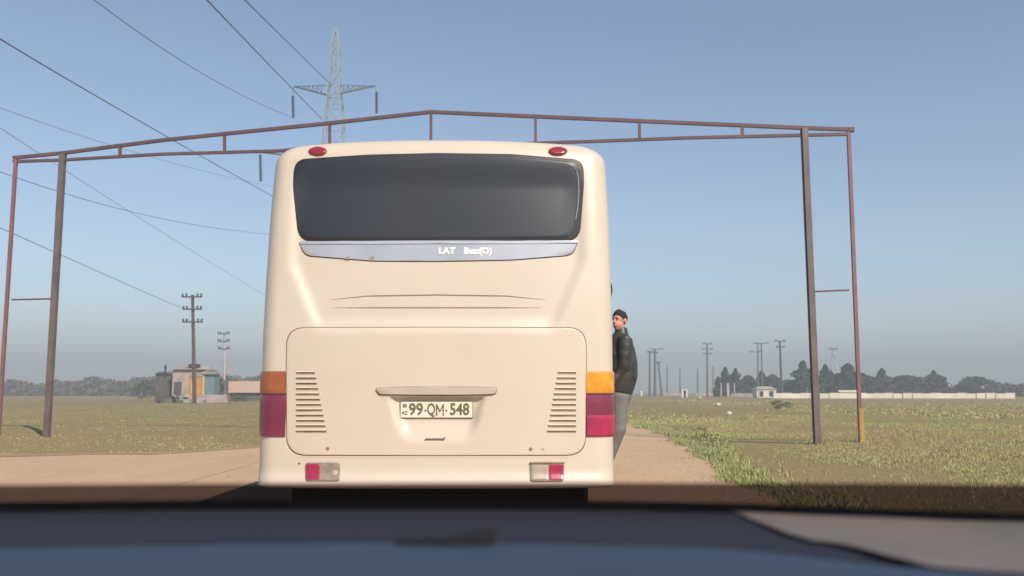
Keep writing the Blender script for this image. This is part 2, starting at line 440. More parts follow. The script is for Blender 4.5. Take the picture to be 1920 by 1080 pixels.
# body
hx0, hx1 = R(539, 700)[0], R(1097, 700)[0]; hz0, hz1 = R(820, 853)[1], R(820, 615)[1]
def in_hatch(x, z, mrg=0.03):
    return sstep(hx0 + mrg, hx0 + mrg + 0.03, x) * (1 - sstep(hx1 - mrg - 0.03, hx1 - mrg, x)) * sstep(hz0 + mrg, hz0 + mrg + 0.03, z) * (1 - sstep(hz1 - mrg - 0.03, hz1 - mrg, z))
zrows = [ZB + 0.0]
zrows += [ZB + 0.012]
z = ZB + 0.03
while z < ZT - RZ: zrows.append(z); z += 0.028
NT = 12
zrows += [ZT - RZ + RZ * math.sin(PI / 2 * k / NT) for k in range(NT + 1)]
NX = 90; NA = 9
body = MB(); ringn = None
for zc in zrows:
    w = halfw(zc); binset = 0.012 if zc == ZB else 0.0
    w -= binset
    pts = []
    t = topt(zc); fi = RF * (1 - math.sqrt(max(0, 1 - t * t))) + binset
    xl = [lerp(-(w - RC), w - RC, i / NX) for i in range(NX + 1)]
    def yb(x, z): return base_y(x, z) + fi + 0.028 * in_hatch(x, z)
    rear = []
    for a in range(NA, 0, -1):
        an = PI / 2 * a / NA; x = -(w - RC + RC * math.sin(an)); zz = zc + crown(x, zc); rear.append((x, yb(x, zz) + RC * (1 - math.cos(an)), zz))
    for x in xl: zz = zc + crown(x, zc); rear.append((x, yb(x, zz), zz))
    for a in range(1, NA + 1):
        an = PI / 2 * a / NA; x = w - RC + RC * math.sin(an); zz = zc + crown(x, zc); rear.append((x, yb(x, zz) + RC * (1 - math.cos(an)), zz))
    YF = YR + BL
    front = [(x, YF - fi * 1.5 - 0.35 * (abs(x) / 1.2) ** 3 - 0.18 * max(0, zc - 1.2) ** 1.5, zz) for (x, y, zz) in rear][::-1]
    pts = rear + front
    ringn = len(pts); nh = len(rear)
    body.v += [Vector((bus_c + x, y, zz)) for x, y, zz in pts]
for j in range(len(zrows) - 1):
    for i in range(ringn):
        a = j * ringn + i; b = j * ringn + (i + 1) % ringn
        body.f.append((a, b, b + ringn, a + ringn)); body.m.append(0)
for (jb, flip) in ((len(zrows) - 1, False), (0, True)):
    for i in range(nh - 1):
        a = jb * ringn + i; b = a + 1; c = jb * ringn + (ringn - 2 - i); d = jb * ringn + (ringn - 1 - i)
        body.f.append((a, b, c, d) if not flip else (d, c, b, a)); body.m.append(0)
ob = body.build('body', M['paint'], root_bus)
ob.data.set_sharp_from_angle(angle=math.radians(50))

# rear window, seal and silver band
seal = roundpoly([(553, 299, 40), (690, 290, 300), (820, 287, 500), (960, 289, 300), (1094, 300, 42), (1095, 345, 200), (1087, 453, 32), (820, 452, 900), (560, 453, 30), (549, 345, 200)])
sp = plate('window_seal', seal, 0.006, M['seal'], rings=14)
gl = roundpoly([(557, 303, 38), (690, 294, 300), (820, 291, 500), (960, 293, 300), (1086, 305, 42), (1087, 345, 200), (1079, 447, 30), (820, 448, 900), (565, 448, 28), (553, 345, 200)])
plate('rear_window', gl, 0.009, M['glass'], rings=16)
# silvery highlight on the seal at the right, built as a bright tube
tr = MB(); L = []
for (px, py) in ((1062, 308), (1072, 313), (1078, 322), (1081, 335), (1082, 360), (1080, 388), (1076, 412)):
    x, zz = R(px + 3, py); L.append(Vector((bus_c + x, surf(x, zz) - 0.011, zz)))
tr.tube(L, 0.0042, 6); tr.build('seal_highlight', M['chrome'], root_bus)
bd = roundpoly([(559, 453, 6), (820, 453, 100), (1084, 452, 6), (1072, 478, 22), (960, 487, 200), (820, 490, 300), (700, 489, 200), (573, 479, 22)])
plate('band_shadow', [(p.x + (1.6 if p.x > 820 else -1.6), p.y + (1.8 if p.y > 465 else 0)) for p in bd], 0.002, M['gap'], rings=6)  # dark edge round the band; its lower line is painted shadow
band = plate('silver_band', bd, 0.008, M['band'], rings=8)
rim = roundpoly([(562, 452.5, 2), (820, 451.5, 50), (1084, 451.5, 2), (1083, 456.5, 2), (820, 457.5, 50), (563, 458, 2)])
plate('band_rim', rim, 0.014, mat('rim_silver', (0.52, 0.55, 0.6), 0.3, metal=0.3), band, rings=3)
def rear_text(name, body_, px, py, hpx, m, parent, off, sx=1.0, bold=0.0, spacing=1.0):
    c = R(px, py); x0, z0 = c
    size = hpx / 277.0 / 0.72
    return text_mesh(name, body_, size, m, parent, lambda u, v, e: Vector((bus_c + x0 + u, surf(x0 + u, z0 + v) - off - e, z0 + v)), 0.0015, sx, bold, spacing)
rear_text('lettering', 'LAT', 838, 471, 12.5, M['white'], band, 0.009, 1.05, 0.003, 1.0)
rear_text('lettering', 'Bua:(O)', 896, 471, 12, M['white'], band, 0.009, 1.02, 0.003, 1.0)
for bx in (652, 698):          # dark nicks at the lower edge of the band
    plate('band_nick', [(bx - 6, 485), (bx + 3, 480), (bx + 4, 486.5), (bx - 2, 487)], 0.010, M['slot'], band, rings=2, edge=0.001)
# creases on the panel
def groove(pts, w0, m=M['groove'], off=0.0015, name='crease'):
    mb = MB(); N = 40; P0 = []
    xs_ = [lerp(pts[0][0], pts[-1][0], i / N) for i in range(N + 1)]
    for i, px in enumerate(xs_):
        py = interp(pts, px); hw = w0 * min(1, 0.15 + 4 * min(i, N - i) / N)
        for s in (-hw, hw):
            x, zz = R(px, py + s); mb.v.append(Vector((bus_c + x, surf(x, zz) - off, zz)))
    for i in range(N): mb.f.append((2 * i, 2 * i + 2, 2 * i + 3, 2 * i + 1)); mb.m.append(0)
    return mb.build(name, m, root_bus)
groove([(620, 562), (690, 555), (820, 553), (950, 555), (1022, 562)], 1.1)
groove([(625, 577), (820, 577), (1015, 577)], 1.0)

# engine hatch
hp = roundpoly([(538, 615, 36), (820, 614, 900), (1098, 615, 36), (1099, 700, 900), (1097, 853, 36), (820, 854, 900), (538, 853, 38), (537, 700, 900)])
plate('hatch_gap', [(p.x + (1.6 if p.x > 820 else -1.6), p.y + (1.6 if p.y > 735 else -1.6)) for p in hp], 0.0015, M['gap'], rings=40)
hatch = plate('engine_hatch', hp, 0.008, M['paint_hatch'], rings=60, edge=0.006)
HO = 0.008
# louvre grilles
def grille(left):
    slots = MB(); lips = MB()
    for k in range(12):
        y = 699 + k * 9.95
        t = k / 11
        if left: a, b = 556, lerp(591, 613, t)
        else: a, b = lerp(1046, 1026, t), 1080
        N = 6
        for (mb, y0, y1, o0, o1) in ((slots, y - 1.6, y + 2.9, HO + 0.001, HO + 0.001), (lips, y - 3.2, y - 1.3, HO, HO + 0.009), (lips, y - 1.3, y - 1.0, HO + 0.009, HO + 0.002)):
            base = len(mb.v)
            for i in range(N + 1):
                px = lerp(a, b, i / N)
                for (yy, oo) in ((y0, o0), (y1, o1)):
                    x, zz = R(px, yy); mb.v.append(Vector((bus_c + x, surf(x, zz) - oo, zz)))
            for i in range(N):
                q = base + 2 * i; mb.f.append((q, q + 2, q + 3, q + 1)); mb.m.append(0)
    s = slots.build('vent_grille', M['slot'], hatch, smooth=False)
    lips.build('vent_slats', M['paint_hatch'], s, smooth=False)
grille(True); grille(False)
# handle bar above the number plate
hb = roundpoly([(703, 728, 4), (760, 725, 50), (875, 725, 50), (933, 727, 4), (928, 739, 6), (820, 741, 100), (712, 739, 6)])
plate('handle_gap', [(p.x + (1.0 if p.x > 820 else -1.0), p.y + (1.6 if p.y > 733 else -0.6)) for p in hb], HO + 0.002, M['gap'], hatch, rings=4)
plate('handle_bar', hb, HO + 0.016, M['handle'], hatch, rings=4, edge=0.008)
# number plate
def lp_place(o):
    cx_, cz_ = R(819, 768)
    y = surf(cx_, cz_) - HO - o
    return cx_, cz_, y
cx_, cz_, _y = lp_place(0.0)
def flat(name, x0, x1, z0, z1, o, m, parent, bev=0.0, t=0.004):
    mb = MB(); mb.box((bus_c + (x0 + x1) / 2, _y - o + t / 2, (z0 + z1) / 2), (x1 - x0, t, z1 - z0))
    return mb.build(name, m, parent, False, bev)
PWp, PHp = 136 / 277 / 2, 31 / 277 / 2
lp = flat('number_plate', cx_ - PWp, cx_ + PWp, cz_ - PHp, cz_ + PHp, 0.012, M['ink'], hatch, 0.003, 0.008)
flat('plate_face', cx_ - PWp + 0.004, cx_ + PWp - 0.004, cz_ - PHp + 0.004, cz_ + PHp - 0.004, 0.013, M['plate'], lp, 0.0, 0.002)
def lp_text(body_, u0, v0, size, sx, bold=0.0, sp=1.0):
    text_mesh('plate_lettering', body_, size, M['ink'], lp, lambda u, v, e: Vector((bus_c + cx_ + u0 + u, _y - 0.0142 - e, cz_ + v0 + v)), 0.0004, sx, bold, sp)
lp_text('99', -0.138, -0.001, 0.108, 0.90, 0.003)
lp_text('-', -0.075, 0.0, 0.07, 0.7, 0.002)
lp_text('Q', -0.036, -0.001, 0.108, 0.66, 0.002); 
mm_ = MB()
for (xa, za, xb, zb) in ((-.022, -.038, -.022, .038), (.022, -.038, .022, .038), (-.022, .036, 0, -.012), (.022, .036, 0, -.012)):
    mm_.tube([(bus_c + cx_ + .024 + xa, _y - 0.0144, cz_ - .001 + za), (bus_c + cx_ + .024 + xb, _y - 0.0144, cz_ - .001 + zb)], .0048, 4)
mm_.build('plate_lettering', M['ink'], lp, False)
lp_text('-', 0.066, 0.0, 0.07, 0.7, 0.002)
lp_text('548', 0.154, -0.001, 0.108, 0.82, 0.003)
lp_text('AZ', -0.214, -0.022, 0.034, 0.9, 0.001)
for k, mm in enumerate(('ink_blue', 'ink_red', 'ink_green')):
    flat('plate_flag', cx_ - 0.228, cx_ - 0.200, cz_ + 0.030 - k * 0.008, cz_ + 0.038 - k * 0.008, 0.0144, M[mm], lp, 0.0, 0.001)
# small maker badge (unreadable script) and locks
bg_ = MB(); pts = []
for i in range(29):
    px = 797 + 38 * i / 28
    py = 823.5 + 1.2 * math.sin(i * 1.55) - (2.0 if i > 26 else 0)
    x, zz = R(px, py); pts.append(Vector((bus_c + x, surf(x, zz) - HO - 0.003, zz)))
bg_.tube(pts, 0.0052, 6); bg_.build('badge', M['ink'], hatch)
def disc_px(name, px, py, rx, ry, off, m, parent, edge=0.003, rings=3, n=20):
    return plate(name, [(px + rx * math.cos(2 * PI * k / n), py + ry * math.sin(2 * PI * k / n)) for k in range(n)], off, m, parent, rings=rings, edge=edge)
disc_px('lock', 615, 841, 3.4, 3.6, HO + 0.003, M['slot'], hatch)
disc_px('lock', 995, 842, 3.6, 3.6, HO + 0.003, M['slot'], hatch)
disc_px('lock', 1018, 841, 3.2, 3.2, HO + 0.003, M['handle'], hatch)
disc_px('screw_cap', 561, 869, 2.4, 2.0, 0.003, M['groove'], root_bus)

# roof marker lamps
for px, w_ in ((596, 16.5), (1046, 17)):
    l_ = disc_px('roof_marker_lamp', px, 283.5, w_, 7.8, 0.022, M['redsmall'], root_bus, 0.016, 5, 28)
    disc_px('lamp_base', px, 284, w_ + 1.5, 9, 0.006, mat('pink_base', (0.42, 0.2, 0.16), 0.5), l_, 0.003, 4, 28)
# corner tail lamps wrapping the body
def wrap(name, side, px_in, py0, py1, m, off, parent, amax=88, rough_rows=9):
    mb = MB(); rowsn = []
    x_in, _ = R(px_in, (py0 + py1) / 2)
    zs0 = R(px_in, py1)[1]; zs1 = R(px_in, py0)[1]
    RR = rough_rows
    for j in range(-1, RR + 2):
        jj = max(0, min(RR, j)); zc = lerp(zs0, zs1, jj / RR); o = -0.012 if j in (-1, RR + 1) else (off if 0 < jj < RR else off - 0.004)
        w = halfw(zc); row = []
        xf = abs(x_in); N1 = 6; N2 = 10
        prm = [('e', xf)] + [('x', lerp(xf, w - RC, i / N1)) for i in range(N1 + 1)] + [('a', amax * i / N2) for i in range(1, N2 + 1)] + [('b', amax)]
        for k, v in prm:
            oo = -0.012 if k in ('e', 'b') else o
            if k in ('e', 'x'):
                row.append((side * v, surf(v * side, zc) - oo, zc))
            else:
                an = math.radians(v); x = w - RC + (RC) * math.sin(an)
                row.append((side * (x + oo * math.sin(an)), base_y(x, zc) + RC * (1 - math.cos(an)) - oo * math.cos(an), zc))
        rowsn.append(row)
    n = len(rowsn[0])
    for row in rowsn: mb.v += [Vector((bus_c + a, b, c)) for a, b, c in row]
    for j in range(len(rowsn) - 1):
        for i in range(n - 1):
            q = j * n + i; f = (q, q + 1, q + n + 1, q + n)
            mb.f.append(f if side > 0 else f[::-1]); mb.m.append(0)
    return mb.build(name, m, parent)
for side, pin in ((-1, 536), (1, 1099)):
    tl = wrap('tail_lamp', side, pin, 738, 819, M['redlens'], 0.011, root_bus)
    wrap('turn_signal', side, pin, 696, 738, M['amber'] if side > 0 else M['amber_dull'], 0.012, tl)
    if side > 0: wrap('lower_lens', side, pin + 2, 777, 817, M['redbright'], 0.0135, tl, 80)
    wrap('reflector_rib', side, pin + 2, 736.6, 739.4, mat('lens_rib', (0.16, 0.05, 0.045), 0.5), 0.0145, tl, 86, 3)
# bumper lamps
def blamp(x0, x1, y0, y1, flip):
    fr = roundpoly([(x0, y0, 5), (x1, y0, 5), (x1, y1, 6), (x0, y1, 6)], 5, 6)
    lamp = plate('bumper_lamp', fr, 0.010, M['clearlens'], root_bus, rings=4, edge=0.004)
    if flip: a, b = lerp(x0, x1, 0.56), x1 - 2
    else: a, b = x0 + 1.5, lerp(x0, x1, 0.42)
    plate('red_lens', roundpoly([(a, y0 + 2, 4), (b, y0 + 2, 4), (b, y1 - 2, 4), (a, y1 - 2, 4)], 5, 6), 0.014, M['redbright'], lamp, rings=4)
    if flip:
        plate('reversing_lens', roundpoly([(x0 + 3, y0 + 4, 3), (a - 2, y0 + 4, 3), (a - 2, y1 - 3, 3), (x0 + 3, y1 - 3, 3)], 4, 6), 0.013, mat('frosted_lens', (0.42, 0.33, 0.27), 0.3, (0.34, 0.27, 0.22), 14), lamp, rings=4)
    else:
        disc_px('reversing_lens', lerp(x0, x1, 0.86), lerp(y0, y1, 0.56), 5, 5, 0.013, M['handle'], lamp)
blamp(573, 638, 867, 901, False); blamp(994, 1058, 868, 902, True)
plate('lamp_lip', roundpoly([(993, 866, 1), (1059, 866, 1), (1059, 868.5, 1), (993, 868.5, 1)], 3, 8), 0.016, M['slot'], root_bus, rings=2)
# bumper seam
groove([(545, 857), (820, 858), (1090, 857)], 0.7, M['paint'], 0.002, 'bumper_lip')
# wheels, underbody, side windows, door, mirrors, windscreen
ub = MB(); ub.box((bus_c, YR + BL / 2, 0.46), (2.05, BL - 0.7, ZB * 2 - 0.92 - 0.01)); ub.build('underbody', M['under'], root_bus, False)
for y in (YR + 2.1, YR + BL - 2.0):
    for s in (-1, 1):
        wm = MB(); cxw = bus_c + s * 1.02
        prof = [(0.30, -0.13), (0.44, -0.14), (0.475, -0.10), (0.48, 0.0), (0.475, 0.10), (0.44, 0.14), (0.30, 0.13)]
        for rr, ox in prof:
            for k in range(32): wm.v.append(Vector((cxw + ox, y + rr * math.cos(2 * PI * k / 32), 0.48 + rr * math.sin(2 * PI * k / 32))))
        for j in range(len(prof) - 1):
            for k in range(32):
                a = j * 32 + k; b = j * 32 + (k + 1) % 32; wm.f.append((a, b, b + 32, a + 32)); wm.m.append(0)
        w_o = wm.build('wheel', M['rubber'], root_bus)
        rm = MB(); rm.tube([(cxw - s * 0.1, y, 0.48), (cxw + s * 0.09, y, 0.48)], 0.30, 28); rm.tube([(cxw + s * 0.09, y, 0.48), (cxw + s * 0.14, y, 0.48)], 0.1, 16)
        rm.build('rim', M['galv'], w_o)
for s in (-1, 1):
    yy0 = YR + 0.75
    for k in range(5):
        if s > 0 and k == 3: pass
        y0 = yy0 + k * 1.45; y1 = y0 + 1.36; mb = MB(); N = 8
        for o in (-0.01, 0.006):
            for i in range(N + 1):
                zz = lerp(1.62, 2.60, i / N); x = s * (halfw(zz) + o)
                mb.v.append(Vector((bus_c + x, y0, zz))); mb.v.append(Vector((bus_c + x, y1, zz)))
        n2 = 2 * (N + 1)
        for i in range(N): mb.f.append((n2 + 2 * i, n2 + 2 * i + 1, n2 + 2 * i + 3, n2 + 2 * i + 2)); mb.m.append(0)
        mb.f += [(0, 1, n2 + 1, n2), (2 * N, 2 * N + 1, n2 + 2 * N + 1, n2 + 2 * N)]; mb.m += [0, 0]
        mb.build('side_window', M['glass'], root_bus, False)
dy0, dy1 = 9.95, 10.85
dr = MB(); dr.box((bus_c + 1.225, (dy0 + dy1) / 2, 1.05), (0.09, dy1 - dy0, 1.0)); door = dr.build('doorway', M['dark'], root_bus, False)
st_ = MB(); st_.box((bus_c + 1.33, (dy0 + dy1) / 2, 0.43), (0.34, dy1 - dy0, 0.045)); st_.build('step', M['galv'], door, False, 0.008)
gr = MB(); gr.tube([(bus_c + 1.25, 10.0, 1.0), (bus_c + 1.33, 10.0, 1.05), (bus_c + 1.33, 10.0, 1.85), (bus_c + 1.25, 10.0, 1.9)], 0.016, 8); gr.build('grab_rail', M['chrome'], door)
# wing mirror, seen just past the right side
mr = MB(); a = P(1147, 560, 13.0); b = P(1147.5, 527, 13.0)
mr.tube([(bus_c + 1.1, 13.6, a.z + 0.4), P(1140, 530, 13.2), P(1140, 524, 13.0)], 0.018, 8)
mir = mr.build('mirror_arm', M['seal'], root_bus)
mh = MB(); mh.ellip((a + b) / 2 + Vector((-0.085, 0, 0.0)), (0.095, 0.05, 0.17), 16, 10); mh.build('mirror', M['seal'], mir)
# front windscreen and lamps (seen only from other sides)
fw = MB()
for zz in (1.45, 1.8, 2.2, 2.62):
    for i in range(13):
        x = lerp(-1.08, 1.08, i / 12); fw.v.append(Vector((bus_c + x, YR + BL - 0.35 * (abs(x) / 1.2) ** 3 - 0.18 * max(0, zz - 1.2) ** 1.5 + 0.012, zz)))
for j in range(3):
    for i in range(12): q = j * 13 + i; fw.f.append((q, q + 1, q + 14, q + 13)); fw.m.append(0)
fw.build('front_window', M['glass'], root_bus)

# ================================================================== PERSON on the bus step
PY = 10.35
def pp(px, py, dy=0.0): return P(px, py, PY + dy)
person = empty('person', (pp(1135, 875).x, PY, 0.45), 'man in dark jacket leaning out at right side of moving bus', 'person')
hd = pp(1161.5, 601)
K = 1 / F * PY                               # metres per photo pixel there
RH = Matrix.Rotation(math.radians(44), 3, 'Z')     # face turned to the left and back toward the camera
def head_pts(v):                               # head frame: -Y face, X side, Z up
    return hd + RH.inverted() @ Vector(v)
sk = MB()
Rh = RH.inverted()
sk.ellip(head_pts((0, 0.010, 0.028)), (0.076, 0.096, 0.090), 20, 14, Rh)
sk.ellip(head_pts((0, -0.022, -0.045)), (0.058, 0.068, 0.072), 18, 12, Rh)
sk.ellip(head_pts((0, -0.055, -0.088)), (0.030, 0.026, 0.022), 12, 8, Rh)
sk.tube([head_pts((0, -0.082, 0.018)), head_pts((0, -0.104, -0.022)), head_pts((0, -0.098, -0.032))], [0.008, 0.015, 0.012], 10)
sk.tube([head_pts((-0.024, -0.086, -0.060)), head_pts((0, -0.094, -0.060)), head_pts((0.024, -0.086, -0.060))], [0.005, 0.009, 0.005], 8)
for s in (-1, 1):
    sk.ellip(head_pts((s * 0.078, 0.012, -0.008)), (0.010, 0.020, 0.033), 12, 8, Rh)
    sk.tube([head_pts((s * 0.012, -0.082, 0.030)), head_pts((s * 0.045, -0.074, 0.030))], 0.009, 8)
neck_b = pp(1166, 634); hipc = pp(1160, 742, 0.0); chest = pp(1160, 665)
sk.tube([head_pts((0, 0.015, -0.05)), lerp(hd, neck_b, 0.6), neck_b], [0.055, 0.055, 0.065], 14)
shR = neck_b + Vector((0.02, -0.17, -0.05)); shL = neck_b + Vector((-0.03, 0.18, -0.05))
elR = pp(1168, 690, -0.16); wrR = pp(1146, 718, -0.16)
elL = pp(1140, 668, 0.25); wrL = pp(1112, 650, 0.2)
hpR = hipc + Vector((0.0, -0.09, 0)); hpL = hipc + Vector((-0.02, 0.09, 0))
knR = pp(1160, 805, -0.14); anR = pp(1136, 868, -0.05); knL = pp(1138, 805, 0.10); anL = pp(1118, 868, 0.12)
sk.tube([neck_b, chest, pp(1164, 705), hipc], [0.09, 0.13, 0.12, 0.13], 16)
sk.tube([neck_b, shR, elR, wrR], [0.05, 0.055, 0.042, 0.028], 12); sk.tube([neck_b, shL, elL, wrL], [0.05, 0.055, 0.042, 0.028], 12)
sk.tube([hpR, knR, anR], [0.085, 0.058, 0.04], 12); sk.tube([hpL, knL, anL], [0.085, 0.058, 0.04], 12)
def hand(wr, direction, curl):
    d = direction.normalized(); side = d.cross(Vector((0, 1, 0))).normalized(); nrm = side.cross(d).normalized()
    palm = wr + d * 0.045
    sk.ellip(palm, (0.030, 0.034, 0.040), 12, 8)
    for i, ln in enumerate((0.066, 0.076, 0.070, 0.056)):
        o = nrm * (i - 1.5) * 0.021
        a = wr + d * 0.075 + o; b = a + d * ln * 0.45 + curl * 0.010; c = b + d * ln * 0.15 + curl * 0.028
        sk.tube([wr + d * 0.03 + o * 0.8, a, b, c], [0.012, 0.010, 0.009, 0.007], 8)
    t = wr + d * 0.02 - nrm * 0.03
    sk.tube([t, t + d * 0.03 - nrm * 0.022, t + d * 0.055 - nrm * 0.02 + curl * 0.012], [0.013, 0.011, 0.009], 8)
hand(wrR, wrR - elR, Vector((0, 0, -1))); hand(wrL, wrL - elL, Vector((0, -0.6, -0.6)))
pb = sk.build('body', M['skin'], person)
md = pb.modifiers.new('remesh', 'REMESH'); md.mode = 'VOXEL'; md.voxel_size = 0.0075; md.use_smooth_shade = True
for s in (-1, 1):
    ey = MB(); ey.ellip(head_pts((s * 0.029, -0.085, 0.014)), (0.013, 0.007, 0.006), 10, 6, Rh); ey.build('eye', M['hair'], person)
hr = MB()
N, Mn = 36, 20
for i in range(Mn + 1):
    th = PI * 0.68 * i / Mn
    for k in range(N):
        ph = 2 * PI * k / N; yv = math.sin(th) * math.sin(ph)
        lim = 1.0
        # pulled up at the face
        front = max(0.0, -math.sin(ph)); th2 = th * (1 - 0.40 * front ** 0.8)
        v = Vector((0.0795 * math.sin(th2) * math.cos(ph), 0.099 * math.sin(th2) * math.sin(ph) + 0.012, 0.094 * math.cos(th2) + 0.026 + 0.012 * front))
        v += v.normalized() * 0.006 * noise.noise(v * 60)
        hr.v.append(head_pts(v))
for i in range(Mn):
    for k in range(N): hr.f.append((i * N + k, (i + 1) * N + k, (i + 1) * N + (k + 1) % N, i * N + (k + 1) % N)); hr.m.append(0)
ho = hr.build('hair', M['hair'], person); md = ho.modifiers.new('solid', 'SOLIDIFY'); md.thickness = 0.012; md.offset = -1
# jacket: hunched back bulging to the right
jk = MB()
jb = [pp(1164, 624), pp(1163, 636), pp(1163, 655), pp(1165, 680), pp(1166, 705), pp(1163, 722), pp(1160, 736)]
jr = [0.075, 0.13, 0.165, 0.185, 0.180, 0.165, 0.150]
jk.tube(jb, jr, 20)
jk.tube([neck_b + Vector((0, 0, -0.03)), shR, lerp(shR, elR, .5), elR, lerp(elR, wrR, .6), wrR], [0.085, 0.085, 0.078, 0.068, 0.056, 0.046], 16)
jk.tube([neck_b + Vector((0, 0, -0.03)), shL, elL, wrL], [0.085, 0.080, 0.062, 0.046], 16)
jk.tube([head_pts((0, 0.03, -0.085)), pp(1165, 630)], [0.068, 0.085], 16)
for q in range(14):                          # folds
    a = random.uniform(0, 1); c = jb[2] * (1 - a) + jb[5] * a; an = random.uniform(-2.6, -0.2)
    rr = 0.165; p0 = c + Vector((math.cos(an) * rr, math.sin(an) * rr, 0)); p1 = c + Vector((math.cos(an + .5) * rr, math.sin(an + .5) * rr, random.uniform(-.07, .07)))
    jk.tube([p0, (p0 + p1) / 2 + Vector((0, -0.006, 0)), p1], [0.006, 0.016, 0.006], 8)
jo = jk.build('jacket', M['jacket'], person)
md = jo.modifiers.new('remesh', 'REMESH'); md.mode = 'VOXEL'; md.voxel_size = 0.011; md.use_smooth_shade = True
md = jo.modifiers.new('smooth', 'SMOOTH'); md.iterations = 3
tk = MB()
tk.tube([pp(1160, 728), hipc, pp(1160, 756)], [0.13, 0.15, 0.13], 16)
tk.tube([hpR, lerp(hpR, knR, .5), knR, lerp(knR, anR, .5), anR], [0.115, 0.098, 0.083, 0.078, 0.070], 14)
tk.tube([hpL, lerp(hpL, knL, .5), knL, lerp(knL, anL, .5), anL], [0.115, 0.098, 0.083, 0.078, 0.070], 14)
to = tk.build('trousers', M['trouser'], person)
md = to.modifiers.new('remesh', 'REMESH'); md.mode = 'VOXEL'; md.voxel_size = 0.011; md.use_smooth_shade = True
for an in (anR, anL):
    sh = MB(); c = Vector((an.x, an.y, 0.50))
    sh.ellip(c + Vector((-0.05, 0, -0.005)), (0.14, 0.05, 0.045), 18, 10); sh.ellip(c + Vector((0.02, 0, 0.03)), (0.06, 0.05, 0.06), 14, 8)
    so_ = sh.build('shoe', M['shoe'], person); md = so_.modifiers.new('remesh', 'REMESH'); md.mode = 'VOXEL'; md.voxel_size = 0.01; md.use_smooth_shade = True

# ================================================================== STEEL GANTRY over the road
GR, GL = 20.8, 22.6                           # distances at px 1590 and 304
Ax = P(1590, 540, GR).x; Bx = P(304, 540, GL).x
def gd(px):
    """distance of the gantry plane where the ray of that pixel column meets it"""
    vx = (px - 960) / F / 1.0
    # ray approx x = k*Y ; plane Y = GR + (x-Ax)*(GL-GR)/(Bx-Ax)
    k = vx / ray(960, 540).y; s = (GL - GR) / (Bx - Ax)
    return (GR - Ax * s) / (1 - k * s)
def gp(px, py): return P(px, py, gd(px))
gz = field_h(8, GR)
gan = empty('overhead_gantry', (0, 21.7, 0), 'brown red steel pipe gantry spanning the road above the bus', 'gantry')
peak = gp(808, 210); rt = gp(1508, 240); re_ = gp(1600, 243)
lt = gp(118, 287); le = gp(25, 296)
tc_ = MB(); tc_.tube([le, lt, gp(304, 263), gp(618, 231), peak, gp(1199, 227), rt, re_], 0.058, 4); tc_.build('top_chord', M['steel'], gan, False)
bb = [gp(25, 303), gp(118, 300), gp(304, 289), gp(520, 283), gp(808, 275), gp(1100, 265.5), gp(1290, 258.5), gp(1508, 253.5), gp(1592, 251.5)]
bc = MB(); bc.tube(bb, 0.050, 4); bc.build('bottom_chord', M['steel'], gan, False)
for px, yt, yb_ in ((225, 276, 294), (421, 252, 286), (618, 231, 280), (808, 210, 275), (1004, 219, 268), (1199, 228, 262), (1392, 236, 256)):
    up = MB(); up.tube([gp(px, yt), gp(px, yb_)], 0.047, 4); up.build('upright', M['steel'], gan, False)
def post(px_t, py_t, px_b, py_b, w, m, name='post'):
    a = gp(px_t, py_t); b = G(px_b, py_b, gz); b = Vector((a.x + (b.x - a.x), b.y, b.z - 0.15))
    mb = MB(); mb.tube([b, a], w, 4); return mb.build(name, m, gan, False)
# posts are vertical; only the camera's upward tilt makes them lean in the picture
def vpost(px, py, w, m, x_off=0, lean=0.0):
    a = gp(px, py); mb = MB(); b = Vector((a.x + lean, a.y, gz - 0.4))
    mb.tube([b, a], w, 4); return mb.build('post', m, gan, False), a, b
p1, a1, b1 = vpost(1508, 241, 0.098, M['steel_grey'], lean=0.03); p2, a2, b2 = vpost(1591, 245, 0.056, M['steel_pink'], lean=-0.03)
vpost(118, 289, 0.098, M['steel_grey']); vpost(30, 297, 0.056, M['steel_pink'])
f1 = MB(); f1.tube([b1 + Vector((-0.085, -0.02, 0)), a1 + Vector((-0.085, -0.02, 0))], 0.022, 4); f1.build('post_shade', M['dark'], p1, False)  # shaded left face of the post, put in as a dark strip
br = MB(); br.tube([gp(1520, 547), gp(1592, 544)], 0.026, 4); br.build('brace', M['steel'], gan, False)
br = MB(); br.tube([gp(108, 560), gp(22, 562)], 0.026, 4); br.build('brace', M['steel'], gan, False)
ec = MB(); ec.tube([gp(1590, 243.5), gp(1601, 243.5)], 0.075, 4); ec.build('end_cap', M['steel'], gan, False)
ft = MB(); ft.tube([Vector((b2.x + 0.03, b2.y, gz - 0.05)), Vector((b2.x + 0.03, b2.y, gz + 0.75))], 0.064, 4)
ft.build('post_foot', mat('ochre_paint', (0.42, 0.25, 0.06), 0.7), p2, False)

# ================================================================== PYLON behind the bus
PD = 110.0
def py_(px, py, dy=0): return P(px, py, PD + dy)
pyl = empty('lattice_pylon', (py_(627, 200).x, PD, 0.1), 'tall pale lattice power pylon rising behind the left of the bus', 'pylon')
def lattice(pts_w, th, name, m, root):
    """pts_w: (z, halfwidth); square lattice mast"""
    c = Vector(root.location); mb = MB()
    def cor(z, w, k):
        sx, sy = ((-1, -1), (1, -1), (1, 1), (-1, 1))[k % 4]; return Vector((c.x + sx * w, c.y + sy * w, z))
    for (z0, w0), (z1, w1) in zip(pts_w, pts_w[1:]):
        for k in range(4):
            mb.bar(cor(z0, w0, k), cor(z1, w1, k), th * 1.5)
            mb.bar(cor(z0, w0, k), cor(z1, w1, k + 1), th); mb.bar(cor(z0, w0, k + 1), cor(z1, w1, k), th)
            mb.bar(cor(z1, w1, k), cor(z1, w1, k + 1), th)
    return mb.build(name, m, root, False)
zz_ = lambda py: py_(620, py).z
